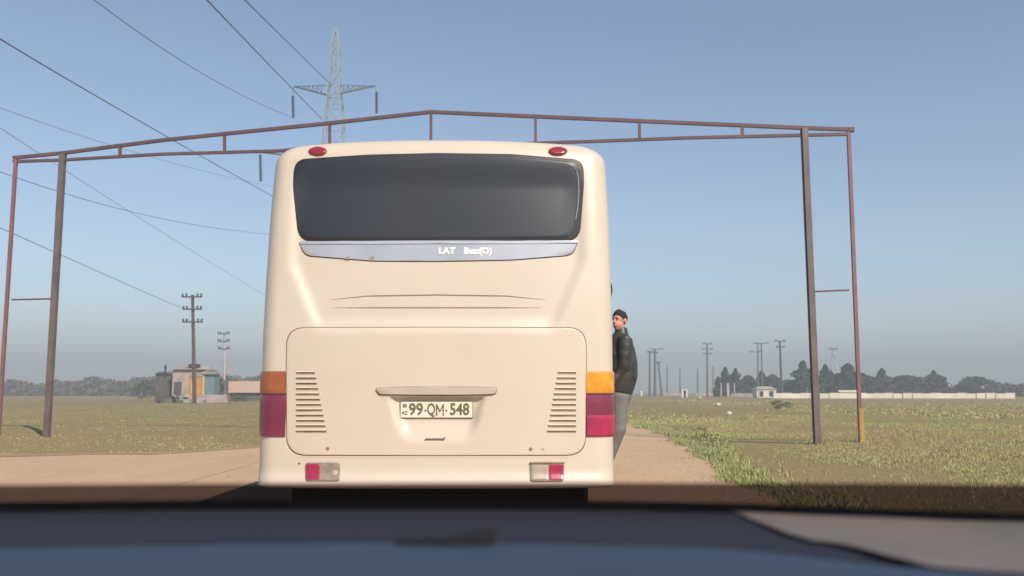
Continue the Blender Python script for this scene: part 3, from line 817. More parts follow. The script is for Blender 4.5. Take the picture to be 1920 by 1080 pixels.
lv = [(0.0, 3.2), (5, 2.75), (10, 2.35), (15, 1.98), (zz_(420), 1.7), (zz_(350), 1.45), (zz_(290), 1.28), (zz_(240), 1.15), (zz_(200), 1.0), (zz_(180), 0.8), (zz_(160), 0.68), (zz_(130), 0.58), (zz_(100), 0.50), (zz_(75), 0.36), (zz_(52), 0.06)]
lattice(lv, 0.055, 'mast', M['pylon'], pyl)
cxp = pyl.location.x
def arm(px_tip, py_tip, px_in, py_in1, py_in2, m=None):
    m = M['pylon_arm']
    mb = MB(); tip = py_(px_tip, py_tip)
    for sy in (-0.7, 0.7):
        a = py_(px_in, py_in1, sy); b = py_(px_in, py_in2, sy)
        mb.bar(a, tip, 0.17); mb.bar(b, tip, 0.08)
        for k in range(1, 7):
            t0 = k / 7; mb.bar(lerp(a, tip, t0), lerp(b, tip, t0), 0.07); mb.bar(lerp(a, tip, t0), lerp(b, tip, min(1, t0 + 1 / 7)), 0.07)
    return mb.build('crossarm', m, pyl, False), tip
arms = [arm(551, 162, 612, 178, 160), arm(703, 161, 634, 176, 160), arm(487, 285, 606, 300, 270), arm(762, 285, 640, 300, 270)]
strings = [((549, 180), (550, 221)), ((706, 172), (706, 212)), ((488, 290), (489, 340)), ((762, 290), (762, 340))]
for (a, b), (arm_o, tip) in zip(strings, arms):
    mb = MB(); n = 14; A = py_(*a); B = py_(*b)
    pts = []; rr = []
    for i in range(n * 2 + 1):
        pts.append(lerp(A, B, i / (n * 2))); rr.append(0.20 if i % 2 else 0.11)
    mb.tube(pts, rr, 8); mb.tube([tip, A], 0.03, 6); mb.build('insulator_string', M['insul'], arm_o)

# ================================================================== WIRES
def wire(c3, rad, m, label, n=28):
    """parabola through three points (photo pixel, distance)"""
    A, B, C_ = [P(*c) for c in c3]
    mb = MB(); pts = []
    tb = 0.5
    for i in range(n + 1):
        t = i / n
        pts.append(A * ((t - .5) * (t - 1) * 2) + B * (-4 * t * (t - 1)) + C_ * (2 * t * (t - .5)))
    mb.tube(pts, rad, 5)
    return tag(mb.build('power_line', m), label, 'power line', 'overhead power lines')
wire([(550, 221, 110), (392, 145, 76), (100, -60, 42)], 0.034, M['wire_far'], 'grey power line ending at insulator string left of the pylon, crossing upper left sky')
wire([(604, 224, 112), (484, 100, 73), (320, -72, 34)], 0.046, M['wire'], 'thickest dark power line slanting from top of picture down to pylon mast')
wire([(622, 160, 110), (530, 70, 73), (400, -60, 36)], 0.038, M['wire'], 'dark power line slanting to pylon crossarm, right of the thickest line')
wire([(640, 440, 150), (330, 266, 80), (-60, 35, 38)], 0.038, M['wire'], 'dark power line passing below both gantry chords toward bus window')
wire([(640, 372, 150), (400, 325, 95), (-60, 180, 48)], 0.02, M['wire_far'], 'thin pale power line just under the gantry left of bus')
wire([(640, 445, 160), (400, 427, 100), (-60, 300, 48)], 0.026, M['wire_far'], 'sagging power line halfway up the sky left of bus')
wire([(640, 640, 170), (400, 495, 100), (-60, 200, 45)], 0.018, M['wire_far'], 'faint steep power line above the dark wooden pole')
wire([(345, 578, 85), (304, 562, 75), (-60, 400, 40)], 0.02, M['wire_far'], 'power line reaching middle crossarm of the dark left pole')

# ================================================================== POLES
def fz(x, y): return field_h(x, y)
def pole(px_b, py_top, d, px_t=None, arms_=(), r0=0.14, m='wood', label='', name='utility_pole', arm_w=1.0, marm=None, double=False, group='poles'):
    b = P(px_b, 735, d); gzv = fz(b.x, d); top = P(px_t if px_t else px_b, py_top, d); b = Vector((b.x, d, gzv))
    e = empty(name, b, label, 'utility pole', group)
    mb = MB(); mb.tube([b - Vector((0, 0, 0.3)), lerp(b, top, .5), top], [r0, r0 * 0.85, r0 * 0.7], 8)
    if double:
        o = Vector((double, 0, 0)); mb2 = MB(); mb2.tube([b + o - Vector((0, 0, 0.3)), top + o * 0.75], [r0, r0 * 0.7], 8); mb2.build('second_shaft', M[m], e)
    mb.build('shaft', M[m], e)
    K_ = d / F
    for (py, hw, dx) in arms_:
        c = P(px_t if px_t else px_b, py, d); c.x = lerp(top.x, b.x, (top.z - c.z) / (top.z - b.z)) + dx * K_
        am = MB(); am.box((c.x, c.y - r0, c.z), (2 * hw * K_, 0.13, 0.14 * arm_w)); ao = am.build('crossarm', M[marm or m], e, False)
        for s in (-1, 1):
            for q in (0.92, 0.55):
                im = MB(); im.tube([(c.x + s * hw * K_ * q, c.y - r0, c.z + 0.07), (c.x + s * hw * K_ * q, c.y - r0, c.z + 0.30)], [0.07, 0.10], 8); im.build('insulator', M['insul'], ao)
    return e
pole(366, 553, 85, 361, [(557, 19, 0), (580, 18, 0), (604, 19, 0)], 0.19, 'wood', 'dark wooden pole with three crossarms in front of the orange kiosk')
pole(422, 619, 125, 420, [(626, 11, 0), (640, 11, 0), (654, 11, 0)], 0.16, 'concrete', 'pale concrete pole beside the left side of bus', marm='concrete_dark')
pole(1218, 658, 200, None, [(661, 5, 0)], 0.28, 'concrete_dark', 'leftmost dark pole on horizon right of the man')
pole(1228, 655, 205, None, [(655, 12, 3), (662, 6, 0)], 0.34, 'concrete_dark', 'thick pole second from the man on the horizon')
pole(1241, 678, 210, 1234, [(681, 4, 0)], 0.28, 'concrete_dark', 'leaning pole on horizon beside the thick pole')
pole(1251, 686, 300, None, [], 0.26, 'concrete_dark', 'faint short pole right of the leaning pole')
pole(1275, 690, 290, None, [], 0.28, 'concrete_dark', 'short bare pole above the small white booth')
pole(1308, 691, 300, None, [], 0.28, 'concrete_dark', 'short bare pole between white booth and three crossarm pole')
pole(1326, 644, 185, None, [(645, 9, 0), (655, 10, 0), (664, 8, 0)], 0.22, 'concrete_dark', 'tall pole with three crossarms left of the cypress trees')
pole(1337, 686, 290, None, [], 0.24, 'concrete_dark', 'short faint pole just right of the three crossarm pole')
pole(1421, 643, 190, None, [(644, 14, 5), (660, 12, -4)], 0.18, 'concrete_dark', 'twin legged pole rising behind the small white house', double=0.95)
pole(1466, 639, 170, 1462, [(640, 10, 0), (651, 8, 0)], 0.24, 'wood', 'brown pole with two crossarms right of the small white house')
pole(1580, 688, 250, None, [(690, 5, 0)], 0.2, 'concrete_dark', 'small pole between the gantry posts in front of trees')
# small far pylon between the gantry posts
fp = empty('lattice_pylon', (P(1566, 735, 330).x, 330, 0.2), 'small hazy lattice pylon between the right gantry posts', 'pylon')
h2 = P(1566, 654, 330).z
lattice([(0, 1.6), (h2 * .25, 1.25), (h2 * .5, .9), (h2 * .75, .6), (h2, .3)], 0.10, 'mast', M['galv'], fp)
mb = MB(); mb.box((fp.location.x, 330, h2), (3.0, 0.5, 0.7)); mb.build('crossarm', M['concrete_dark'], fp, False)

# ================================================================== TREES
def crown_mesh(kind, h, w, n, seed):
    rnd = random.Random(seed); mb = MB()
    for i in range(n):
        t = rnd.random() ** 0.8
        if kind == 'cone': rad = w * (1 - t) ** 0.75 * (0.95 + 0.9 * noise.noise(Vector((t * 6, seed * 1.7, 0)))); zc = h * (0.10 + 0.9 * t)
        elif kind == 'column': rad = w * (math.sin(PI * min(1, 0.12 + t * 0.88)) ** 0.6); zc = h * (0.04 + 0.94 * t)
        else: rad = w * math.sqrt(max(0.02, 1 - (2 * t - 1) ** 2)) * (0.85 + 0.8 * noise.noise(Vector((t * 4, seed * 1.7, 3)))); zc = h * (0.12 + 0.86 * t)
        a = rnd.uniform(0, 2 * PI); q = rad * math.sqrt(rnd.uniform(0.25, 1)) * (0.9 + 0.85 * noise.noise(Vector((math.cos(a) * 1.8, math.sin(a) * 1.8, t * 5 + seed))))
        c = Vector((q * math.cos(a), q * math.sin(a), zc)); s = rnd.uniform(0.6, 1.2) * h * 0.05
        u = Vector((rnd.gauss(0, 1), rnd.gauss(0, 1), rnd.gauss(0, 1))).normalized(); v = u.orthogonal().normalized()
        v2 = u.cross(v)
        mb.add([c - v * s - v2 * s * .5, c + v * s - v2 * s * .5, c + v * s * .6 + v2 * s * .7, c - v * s * .7 + v2 * s * .6], [(0, 1, 2, 3)])
    return mb
def tree(px, py_top, d, wpx, kind, seed, label, m='leaf', cat='tree', name='conifer_tree', group='trees on the horizon', n=2400):
    b = P(px, 735, d); z0 = fz(b.x, d); h = P(px, py_top, d).z - z0; w = wpx * 1.5 * d / F / 2
    e = empty(name, (b.x, d, z0), label, cat, group)
    mb = crown_mesh(kind, h, w, n, seed)
    mb.v = [v + Vector(e.location) for v in mb.v]
    mb.build('crown', M[m], e, False)
    if cat == 'tree':
        t = MB(); L_ = Vector(e.location); t.tube([L_ - Vector((0, 0, .1)), L_ + Vector((0.05, 0, h * .5)), L_ + Vector((0, 0, h * .93))], [h * .03, h * .018, h * .005], 7)
        for k in range(6):
            a = k * 1.9 + seed; zt = h * (0.2 + 0.1 * k); t.tube([L_ + Vector((0, 0, zt)), L_ + Vector((w * .6 * math.cos(a), w * .6 * math.sin(a), zt + h * .08))], [h * .01, h * .003], 5)
        t.build('trunk', M['bark'], e)
    return e
tree(1347, 706, 200, 10, 'column', 1, 'narrow cypress at left end of the first tree clump', name='cypress_tree')
tree(1361, 690, 205, 24, 'cone', 2, 'taller left of two pointed conifers behind white fence posts')
tree(1380, 692, 206, 24, 'cone', 3, 'rounded right of two pointed conifers behind white fence posts')
tree(1403, 704, 210, 26, 'round', 4, 'low round tree right of the two pointed conifers', name='broadleaf_tree')
tree(1429, 696, 215, 26, 'cone', 5, 'dark tree right behind the roof of small white house')
tree(1449, 702, 212, 20, 'round', 6, 'round tree between small white house and brown pole', name='broadleaf_tree')
tree(1480, 712, 225, 34, 'round', 7, 'low hazy tree just right of the brown pole', name='broadleaf_tree')
tree(1507, 678, 185, 46, 'cone', 8, 'tallest dark conifer left of the inner gantry post', n=3000)
tree(1530, 690, 188, 24, 'cone', 9, 'conifer mostly hidden behind the inner gantry post')
tree(1549, 685, 187, 34, 'cone', 10, 'pointed conifer just right of inner gantry post', n=2600)
tree(1574, 700, 192, 26, 'round', 11, 'low tree below the small hazy pylon', name='broadleaf_tree')
tree(1591, 682, 190, 24, 'column', 12, 'slender cypress left of the outer gantry post', name='cypress_tree')
tree(1616, 700, 192, 40, 'round', 13, 'wide tree behind the outer gantry post', name='broadleaf_tree')
tree(1655, 692, 196, 40, 'cone', 14, 'first conifer right of the outer gantry post')
tree(1700, 704, 200, 46, 'round', 15, 'second tree right of the outer gantry post', name='broadleaf_tree')
tree(1752, 696, 205, 40, 'cone', 16, 'third tree right of the outer gantry post')
tree(1830, 706, 210, 60, 'round', 17, 'low wide tree near the right end of white wall', name='broadleaf_tree')
hb = MB(); rnd = random.Random(15)
for i in range(9000):
    px = 1338 + 640 * rnd.random(); d = rnd.uniform(212, 232)
    top = (3.8 if px > 1385 else 2.2) * (0.8 + 0.7 * noise.noise(Vector((px * 0.035, 0, 4))))
    c = P(px, 735, d); c.z = top * rnd.random() ** 0.8 + 0.1; s = rnd.uniform(0.25, 0.6)
    u = Vector((rnd.gauss(0, 1), rnd.gauss(0, 1), rnd.gauss(0, 1))).normalized(); v = u.orthogonal().normalized(); v2 = u.cross(v)
    hb.add([c - v * s, c + v * s - v2 * s * .4, c + v2 * s], [(0, 1, 2)])
tag(hb.build('undergrowth', M['leaf2'], None, False), 'hazy low undergrowth filling in between the trees on right horizon', 'undergrowth', kind='stuff')
# hazy scrub belt far left, behind the low building
sb = crown_mesh('round', 6.0, 6.0, 60, 2)
sb = MB(); rnd = random.Random(5)
for i in range(11000):
    px = rnd.uniform(-400, 700); d = rnd.uniform(250, 300); top = 6.6 * (0.35 + 0.65 * sstep(-400, 440, px)) * (0.8 + 0.35 * noise.noise(Vector((px * 0.02, 0, 0))))
    c = P(px, 735, d); c.z = top * rnd.random() ** 0.8 + 0.1; s = rnd.uniform(0.5, 1.1)
    u = Vector((rnd.gauss(0, 1), rnd.gauss(0, 1), rnd.gauss(0, 1))).normalized(); v = u.orthogonal().normalized(); v2 = u.cross(v)
    sb.add([c - v * s, c + v * s - v2 * s * .4, c + v2 * s], [(0, 1, 2)])
tag(sb.build('scrub_belt', M['brush'], None, False), 'long hazy belt of dry brown scrub on left horizon', 'scrub', kind='stuff')

# ================================================================== BUILDINGS AND WALLS, RIGHT
def house_box(mb, c, size, mi=0): mb.box(c, size, mi)
def gnd(px, d): b = P(px, 735, d); return Vector((b.x, d, fz(b.x, d)))
wl = MB(); a = gnd(1450, 150); b = gnd(1900, 150); n = 26
for k in range(n):
    x0 = lerp(a.x, b.x, k / n); x1 = lerp(a.x, b.x, (k + 1) / n) + 0.002
    h_ = 0.86 + 0.05 * math.sin(k * 2.3); wl.box(((x0 + x1) / 2, 150 + 0.25 * math.sin(k * .7), h_ / 2 + 0.05), (x1 - x0 + 0.05, 0.3, h_ + 0.3))
tag(wl.build('low_wall', M['wallwhite'], None, False), 'long low white wall along far edge of the right field', 'wall')
hs = empty('house', gnd(1437, 165), 'small white house with two dark openings at left end of white wall', 'house')
K_ = 165 / F; L_ = Vector(hs.location)
mb = MB(); mb.box(L_ + Vector((0, 1.4, 0.75)), (36 * K_, 3.0, 1.5)); mb.build('wall', M['wallwhite'], hs, False)
mb = MB(); w = 40 * K_ / 2; z1 = 1.5
mb.add([L_ + Vector(v) for v in ((-w, -.3, z1), (w, -.3, z1), (w, 3.1, z1), (-w, 3.1, z1), (-w * .55, 1.4, z1 + .55), (w * .55, 1.4, z1 + .55))], [(0, 1, 5, 4), (1, 2, 5), (2, 3, 4, 5), (3, 0, 4), (3, 2, 1, 0)])
mb.build('roof', M['wallpale'], hs, False)
for px in (-9.5, 8.5):
    mb = MB(); mb.box(L_ + Vector((px * K_, -0.11, 0.68)), (7 * K_, 0.06, 1.0)); mb.build('window', M['dark'], hs, False)
for px in (-15, 14):
    mb = MB(); mb.box(L_ + Vector((px * K_, -0.12, 0.7)), (1.5 * K_, 0.1, 1.3)); mb.build('pilaster', M['wallpale'], hs, False)
def cabin(px, d, wpx, hpx, m, label, roof='wallpale', nm='cabin', dark_bits=()):
    L_ = gnd(px, d); K_ = d / F; e = empty(nm, L_, label, 'building', None)
    mb = MB(); mb.box(L_ + Vector((0, 1.2, hpx * K_ / 2)), (wpx * K_, 2.4, hpx * K_)); mb.build('wall', M[m], e, False)
    mb = MB(); w = wpx * K_ / 2 + .15; z1 = hpx * K_
    mb.add([L_ + Vector(v) for v in ((-w, -.2, z1), (w, -.2, z1), (w, 2.6, z1), (-w, 2.6, z1), (-w, 1.2, z1 + .22 * min(2.5, w)), (w, 1.2, z1 + .22 * min(2.5, w)))], [(0, 1, 5, 4), (2, 3, 4, 5), (1, 2, 5), (3, 0, 4), (3, 2, 1, 0)])
    mb.build('roof', M[roof], e, False)
    for (cx0, cz0, ww, hh) in dark_bits:
        mb = MB(); mb.box(L_ + Vector((cx0 * K_, -0.02, cz0 * K_)), (ww * K_, 0.06, hh * K_)); mb.build('opening', M['dark'], e, False)
    return e
cabin(1511, 185, 38, 8, 'wallpale', 'low pale building behind wall below the tallest conifer', 'wallwhite', dark_bits=((-8, 4, 5, 4),))
cabin(1592, 185, 34, 9, 'yellow', 'low ochre building behind wall left of outer gantry post', 'wallwhite', dark_bits=((6, 4, 4, 4),))
# booth: two white pillars with a lintel
bo = empty('booth', gnd(1283, 170), 'tiny white booth with open dark doorway on the horizon', 'booth'); L_ = Vector(bo.location); K_ = 170 / F
for dx, w in ((-4, 4), (4, 3.2)):
    mb = MB(); mb.box(L_ + Vector((dx * K_, 0, 0.65)), (w * K_, 0.8, 1.3)); mb.build('side_wall', M['wallwhite'], bo, False)
mb = MB(); mb.box(L_ + Vector((0, 0, 1.38)), (12.5 * K_, 1.0, 0.16)); mb.build('roof', M['wallwhite'], bo, False)
mb = MB(); mb.box(L_ + Vector((0.2 * K_, 0.3, 0.64)), (4.2 * K_, 0.06, 1.26)); mb.build('doorway', M['dark'], bo, False)
mk = MB(); L_ = gnd(1202, 230); mk.tube([L_, L_ + Vector((0, 0, 0.9))], [0.4, 0.34], 8); mk.ellip(L_ + Vector((0, 0, 1.0)), (0.36, 0.36, 0.3), 10, 6)
tag(mk.build('marker_stone', M['wallwhite']), 'small white marker on the horizon just right of the man', 'marker')
# white gate posts before the conifers
for px, w, lab in ((1352, 2.2, 'slim white post left of the thick one before the pointed conifers'), (1365, 4.5, 'thick white post before the two pointed conifers'), (1377, 2, 'slim white post right of the thick one before the pointed conifers')):
    L_ = gnd(px, 192); K_ = 192 / F; mb = MB(); mb.box(L_ + Vector((0, 0, 1.4)), (w * K_, 0.4, 2.8)); mb.box(L_ + Vector((0, 0, 2.85)), (w * K_ + .12, 0.5, 0.12))
    tag(mb.build('gate_post', M['wallpale'], None, False), lab, 'post', 'white posts before the conifers')
# distant long pale shapes
for px, d, wpx, lab in ((1262, 260, 40, 'faint low pale structure at foot of the first dark poles'), (1322, 240, 36, 'faint low pale structure at foot of three crossarm pole'), (1395, 200, 50, 'low pale kerb wall left of the small white house')):
    L_ = gnd(px, d); K_ = d / F; mb = MB(); mb.box(L_ + Vector((0, 0, 0.3)), (wpx * K_, 0.5, 0.9))
    tag(mb.build('low_wall', M['wallpale'], None, False), lab, 'wall')

# ================================================================== BUILDINGS, LEFT
sh = cabin(312, 112, 42, 50, 'shed', 'dark grey green shed left of the white walled house', 'shed', 'shed', ((12, 22, 5, 26),))
pt = MB(); L_ = Vector(sh.location); K_ = 112 / F; pt.tube([L_ + Vector((-3 * K_, -.1, 3.0)), L_ + Vector((-3 * K_, -.1, 4.1))], 0.1, 6); pt.ellip(L_ + Vector((-3 * K_, -.1, 4.2)), (.16, .16, .3), 8, 6); pt.build('chimney', M['dark'], sh)
hw = empty('house', gnd(348, 110), 'pale walled house with dark roof top behind the dark pole', 'house'); L_ = Vector(hw.location); K_ = 110 / F
mb = MB(); mb.box(L_ + Vector((2 * K_, 2.6, 1.9)), (62 * K_, 4.0, 3.8)); mb.build('wall', M['wallpale'], hw, False)
mb = MB(); mb.add([L_ + Vector(v) for v in ((-30 * K_, 0.2, 3.8), (34 * K_, 0.2, 3.8), (34 * K_, 5, 3.8), (-30 * K_, 5, 3.8), (-12 * K_, 2.5, 4.3), (30 * K_, 2.5, 4.3))], [(0, 1, 5, 4), (1, 2, 5), (2, 3, 4, 5), (3, 0, 4), (3, 2, 1, 0)])
mb.build('roof', M['wallpale'], hw, False)
mb = MB(); mb.box(L_ + Vector((8 * K_, 1.2, 4.25)), (18 * K_, 1.2, 0.45)); mb.build('roof_tank', M['roofdark'], hw, False, 0.1)
mb = MB(); mb.box(L_ + Vector((-18 * K_, 0.55, 1.2)), (14 * K_, 0.06, 2.2)); mb.build('opening', M['shed'], hw, False)
ki = empty('kiosk', gnd(372, 104), 'bright orange, yellow and teal roadside kiosk behind the dark pole', 'kiosk'); L_ = Vector(ki.location); K_ = 104 / F
mb = MB(); mb.box(L_ + Vector((-3 * K_, 1.0, 1.55)), (34 * K_, 1.9, 2.6)); mb.build('orange_wall', M['orange'], ki, False)
mb = MB(); mb.box(L_ + Vector((9 * K_, -0.02, 1.9)), (4 * K_, 0.12, 3.0)); mb.build('yellow_post', M['yellow'], ki, False)
mb = MB(); mb.box(L_ + Vector((20 * K_, 0.9, 1.9)), (18 * K_, 1.8, 3.0)); mb.build('teal_wall', M['teal'], ki, False)
mb = MB(); mb.box(L_ + Vector((6 * K_, 0.9, 3.2)), (52 * K_, 2.4, 0.18)); mb.build('roof', M['wallpale'], ki, False)
mb = MB(); mb.box(L_ + Vector((-10 * K_, 0.0, 1.5)), (8 * K_, 0.1, 1.2)); mb.build('window', M['yellow'], ki, False)
mb = MB(); mb.box(L_ + Vector((0, 0.9, 0.16)), (56 * K_, 2.2, 0.32)); mb.build('plinth', M['wallpale'], ki, False)
lb = MB(); L_ = gnd(470, 118); K_ = 118 / F; lb.box(L_ + Vector((0.6, 2, 1.75)), (104 * K_, 3.2, 1.5)); lbe = empty('long_building', L_, 'long low pinkish building left of the bus', 'building')
lb.build('wall', M['wallpink'], lbe, False)
mb = MB(); mb.box(L_ + Vector((0.6, 2.3, 0.55)), (100 * K_, 3.0, 0.95)); mb.build('shadow_base', M['shed'], lbe, False)  # shadow beneath the pink wall, put in as a dark base
lw = MB(); L_ = gnd(402, 96); K_ = 96 / F; lw.box(L_ + Vector((0, 0, 0.35)), (52 * K_, 0.3, 0.9)); tag(lw.build('low_wall', M['wallpale'], None, False, 0.03), 'short grey wall below the teal side of the kiosk', 'wall')
br = MB(); br.tube([G(431, 758, .15), P(418, 712, 92)], 0.07, 6); tag(br.build('barrier_pole', M['steel_pink']), 'thin leaning reddish pole in front of the long pinkish building', 'pole')
# rubble before the house
for px, d, hh, ww, lab in ((319, 92, .75, 1.1, 'dark grey rubble heap at left before the shed'), (340, 95, .8, 1.2, 'pale rubble heap left of the dark pole foot'), (375, 93, .55, .7, 'small pale rubble heap right of the dark pole foot')):
    L_ = gnd(px, d); mb = MB(); rn = random.Random(px)
    mb.ellip(L_, (ww, ww * .7, hh * .7), 18, 10)
    for k in range(26):
        c = L_ + Vector((rn.gauss(0, ww * .5), rn.gauss(0, ww * .3), rn.uniform(0, hh * .75))); q = rn.uniform(.10, .26); mb.ellip(c, (q, q * rn.uniform(.6, 1), q * rn.uniform(.5, .9)), 7, 5, Matrix.Rotation(rn.uniform(0, 3), 3, 'X'))
    mb.v = [v + Vector((1, 1, 1)) * 0.12 * noise.noise(v * 3) for v in mb.v]
    tag(mb.build('rubble_heap', M['shed'] if px == 319 else M['rubble'], None, False), lab, 'rubble heap')
# bushes
for px, d, h, lab, sd in ((309, 128, 3.5, 'tall dark bush rising behind the grey green shed', 21), (268, 122, 2.3, 'lower dark bush at far left of the shed group', 22), (404, 124, 3.0, 'dark bush between the kiosk and the long pinkish building', 23), (440, 98, 1.0, 'pale green bush below the long pinkish building', 3), (456, 97, 0.7, 'smaller pale bush nearest the bus tail lamp', 4), (1458, 52, 0.55, 'dark round tuft in middle of the right field', 5), (1476, 58, 0.4, 'smaller dark tuft behind the dark round tuft', 6), (1309, 24, .35, 'leafy green weed clump at road edge', 7), (1336, 19.5, .38, 'light green weed clump at verge nearest the man', 8)):
    L_ = gnd(px, d); mb = crown_mesh('round', h, h * 0.9, 500, sd); mb.v = [v + L_ for v in mb.v]
    tag(mb.build('bush', M['leaf2'] if d > 40 else M['weed'], None, False), lab, 'bush')
gv = MB(); rn = random.Random(77)
for i in range(1000):
    if rn.random() < .6: y = 9.5 + 28 * rn.random() ** 1.5; x = road_right(y) - abs(rn.gauss(0, .5)) + .12
    elif rn.random() < .5: y = 9 + 25 * rn.random(); x = rn.uniform(road_left(y), road_right(y))
    else: x = -5 - 22 * rn.random(); y = side_far(x) - abs(rn.gauss(0, .8))
    q = rn.uniform(.006, .019); c = Vector((x, y, max(0.012, field_h(x, y)) + q * .25)); a = rn.uniform(0, 3)
    o8 = [Vector((math.cos(a + k * PI / 2) * q * rn.uniform(.7, 1.2), math.sin(a + k * PI / 2) * q * rn.uniform(.7, 1.2), 0)) for k in range(4)]
    gv.add([c + v for v in o8] + [c + Vector((0, 0, q * .8)), c - Vector((0, 0, q * .6))], [(0, 1, 4), (1, 2, 4), (2, 3, 4), (3, 0, 4), (1, 0, 5), (2, 1, 5), (3, 2, 5), (0, 3, 5)])
tag(gv.build('gravel', mat('loose_stone', (0.30, 0.23, 0.17), 0.9, (0.48, 0.38, 0.28), 2.0), None, False), 'loose gravel scattered over the dusty road', 'gravel', kind='stuff')
# pale scraps lying in the field
for px, d, s_, lab in ((1312, 150, .35, 'pale scrap near the horizon below three crossarm pole'), (1346, 72, .2, 'pale scrap farther of two in the right field'), (1366, 44, .15, 'pale scrap nearer of two in the right field')):
    L_ = gnd(px, d); mb = MB(); mb.ellip(L_ + Vector((0, 0, s_ * .3)), (s_, s_ * .7, s_ * .6), 12, 8)
    mb.v = [v + Vector((1, 1, 1)) * 0.35 * s_ * noise.noise(v * (2 / s_)) for v in mb.v]
    tag(mb.build('stone', M['litter'], None, False), lab, 'stone')

# ================================================================== GRASS
def blades(n, region, hmin, hmax, wid, seed, name, lab, m, dens=None):
    rnd = random.Random(seed); mb = MB(); c_ = 0
    while c_ < n:
        x, y = region(rnd)
        if dens and rnd.random() > dens(x, y): continue
        c_ += 1; z0 = field_h(x, y)
        for k in range(3):
            a = rnd.uniform(0, 2 * PI); h = rnd.uniform(hmin, hmax) * (0.7 + 0.8 * max(0, noise.noise(Vector((x * .6, y * .6, 1))) + .3)); w = wid * rnd.uniform(.6, 1.4)
            b = Vector((x + rnd.gauss(0, .04), y + rnd.gauss(0, .04), z0 - 0.01)); d = Vector((math.cos(a), math.sin(a), 0)); l_ = Vector((rnd.gauss(0, .35), rnd.gauss(0, .35), 0)) * h
            i0 = len(mb.v)
            mb.v += [b - d * w, b + d * w, b + l_ * .45 + d * w * .8 + Vector((0, 0, h * .6)), b + l_ + Vector((0, 0, h))]
            mb.f += [(i0, i0 + 1, i0 + 2), (i0, i0 + 2, i0 + 3)]; mb.m += [0, 0]
    return tag(mb.build(name, m, None, False), lab, 'grass', kind='stuff')
def reg_r(rnd):
    y = 9.5 + 32 * rnd.random() ** 1.6; x = road_right(y) - 0.05 + 13 * rnd.random() ** 1.35; return x, y
blades(32000, reg_r, .015, .07, .006, 11, 'verge_grass', 'green and straw coloured grass of the right verge', M['grass'], lambda x, y: min(1, max(.05, .45 + 1.7 * noise.noise(Vector((x * .33, y * .2, 5))))))
def reg_f(rnd):
    y = 36 + 90 * rnd.random() ** 1.4; return road_right(y) + 0.5 + (14 + 0.62 * y) * rnd.random(), y
blades(9000, reg_f, .02, .10, .03, 14, 'far_grass', 'rough olive and straw grass across the far right field', M['grass'], lambda x, y: min(1, max(.03, .35 + 1.3 * noise.noise(Vector((x * .12, y * .07, 5))))))
def reg_e(rnd):
    y = 9.5 + 26 * rnd.random() ** 1.3; return road_right(y) + abs(rnd.gauss(0, .35)) - .08, y
blades(5500, reg_e, .03, .14, .009, 12, 'edge_grass', 'fringe of greener grass along the right road edge', M['weed'], lambda x, y: min(1, max(.06, .45 + 1.6 * noise.noise(Vector((x * .8, y * .8, 8))))))
def reg_l(rnd):
    x = -5.5 - 28 * rnd.random(); y = side_far(x) + 0.5 + 75 * rnd.random() ** 2.2; return x, y
blades(15000, reg_l, .012, .05, .010, 13, 'field_grass', 'green grass of the field left of the bus', M['grass'], lambda x, y: min(1, .5 + noise.noise(Vector((x * .4, y * .25, 5))) + .3))

# ================================================================== CAR INTERIOR in the foreground
car = empty('car_dashboard', (0, 0.55, 1.0), 'blurred blue grey dashboard of the car the picture is taken from', 'car dashboard')
def sheet(rows_, m, name, parent, thick=0.02):
    """rows_ = list of rows of points, front (far) first; closed slab"""
    mb = MB(); n = len(rows_[0])
    for row in rows_: mb.v += [Vector(p) for p in row]
    N0 = len(mb.v)
    for row in rows_: mb.v += [Vector(p) - Vector((0, 0, thick)) for p in row]
    R_ = len(rows_)
    for j in range(R_ - 1):
        for i in range(n - 1):
            q = j * n + i; mb.f.append((q, q + n, q + n + 1, q + 1)); mb.m.append(0)
            q += N0; mb.f.append((q, q + 1, q + n + 1, q + n)); mb.m.append(0)
    for i in range(n - 1):
        mb.f.append((i, i + 1, N0 + i + 1, N0 + i)); mb.m.append(0); q = (R_ - 1) * n + i; mb.f.append((q + 1, q, N0 + q, N0 + q + 1)); mb.m.append(0)
    for j in range(R_ - 1):
        a = j * n; mb.f.append((a, N0 + a, N0 + a + n, a + n)); a = j * n + n - 1; mb.f.append((a + n, N0 + a + n, N0 + a, a)); mb.m += [0, 0]
    return mb.build(name, m, parent)
PXS = [-120 + 80 * i for i in range(28)]
def edge_y(px): return interp([(-200, 958), (300, 952), (800, 951), (1150, 953), (1400, 958), (1620, 967), (2200, 985)], px)
def ledge_y(px): return interp([(-200, 1034), (300, 1023), (700, 1018), (1000, 1020), (1300, 1026), (1450, 1036), (1620, 1058), (2200, 1100)], px)
def dy_far(px): return 0.86 - 0.05 * ((px - 960) / 1000) ** 2
def dy_mid(px): return 0.66 - 0.05 * ((px - 960) / 1000) ** 2
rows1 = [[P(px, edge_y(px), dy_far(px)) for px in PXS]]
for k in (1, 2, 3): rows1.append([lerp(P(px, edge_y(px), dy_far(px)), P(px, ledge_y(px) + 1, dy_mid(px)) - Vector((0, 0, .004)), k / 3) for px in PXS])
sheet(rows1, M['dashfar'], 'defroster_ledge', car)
rows2 = [[P(px, ledge_y(px) + 3, dy_mid(px)) - Vector((0, 0, .006)) for px in PXS], [P(px, ledge_y(px), dy_mid(px) - .006) for px in PXS]]
for k, dd in ((1, .12), (2, .24), (3, .36)):
    rows2.append([P(px, ledge_y(px), dy_mid(px) - .006) + Vector((0, -dd, -0.008 * k * k * 0.5)) for px in PXS])
sheet(rows2, M['dash'], 'dash_pad', car, 0.05)
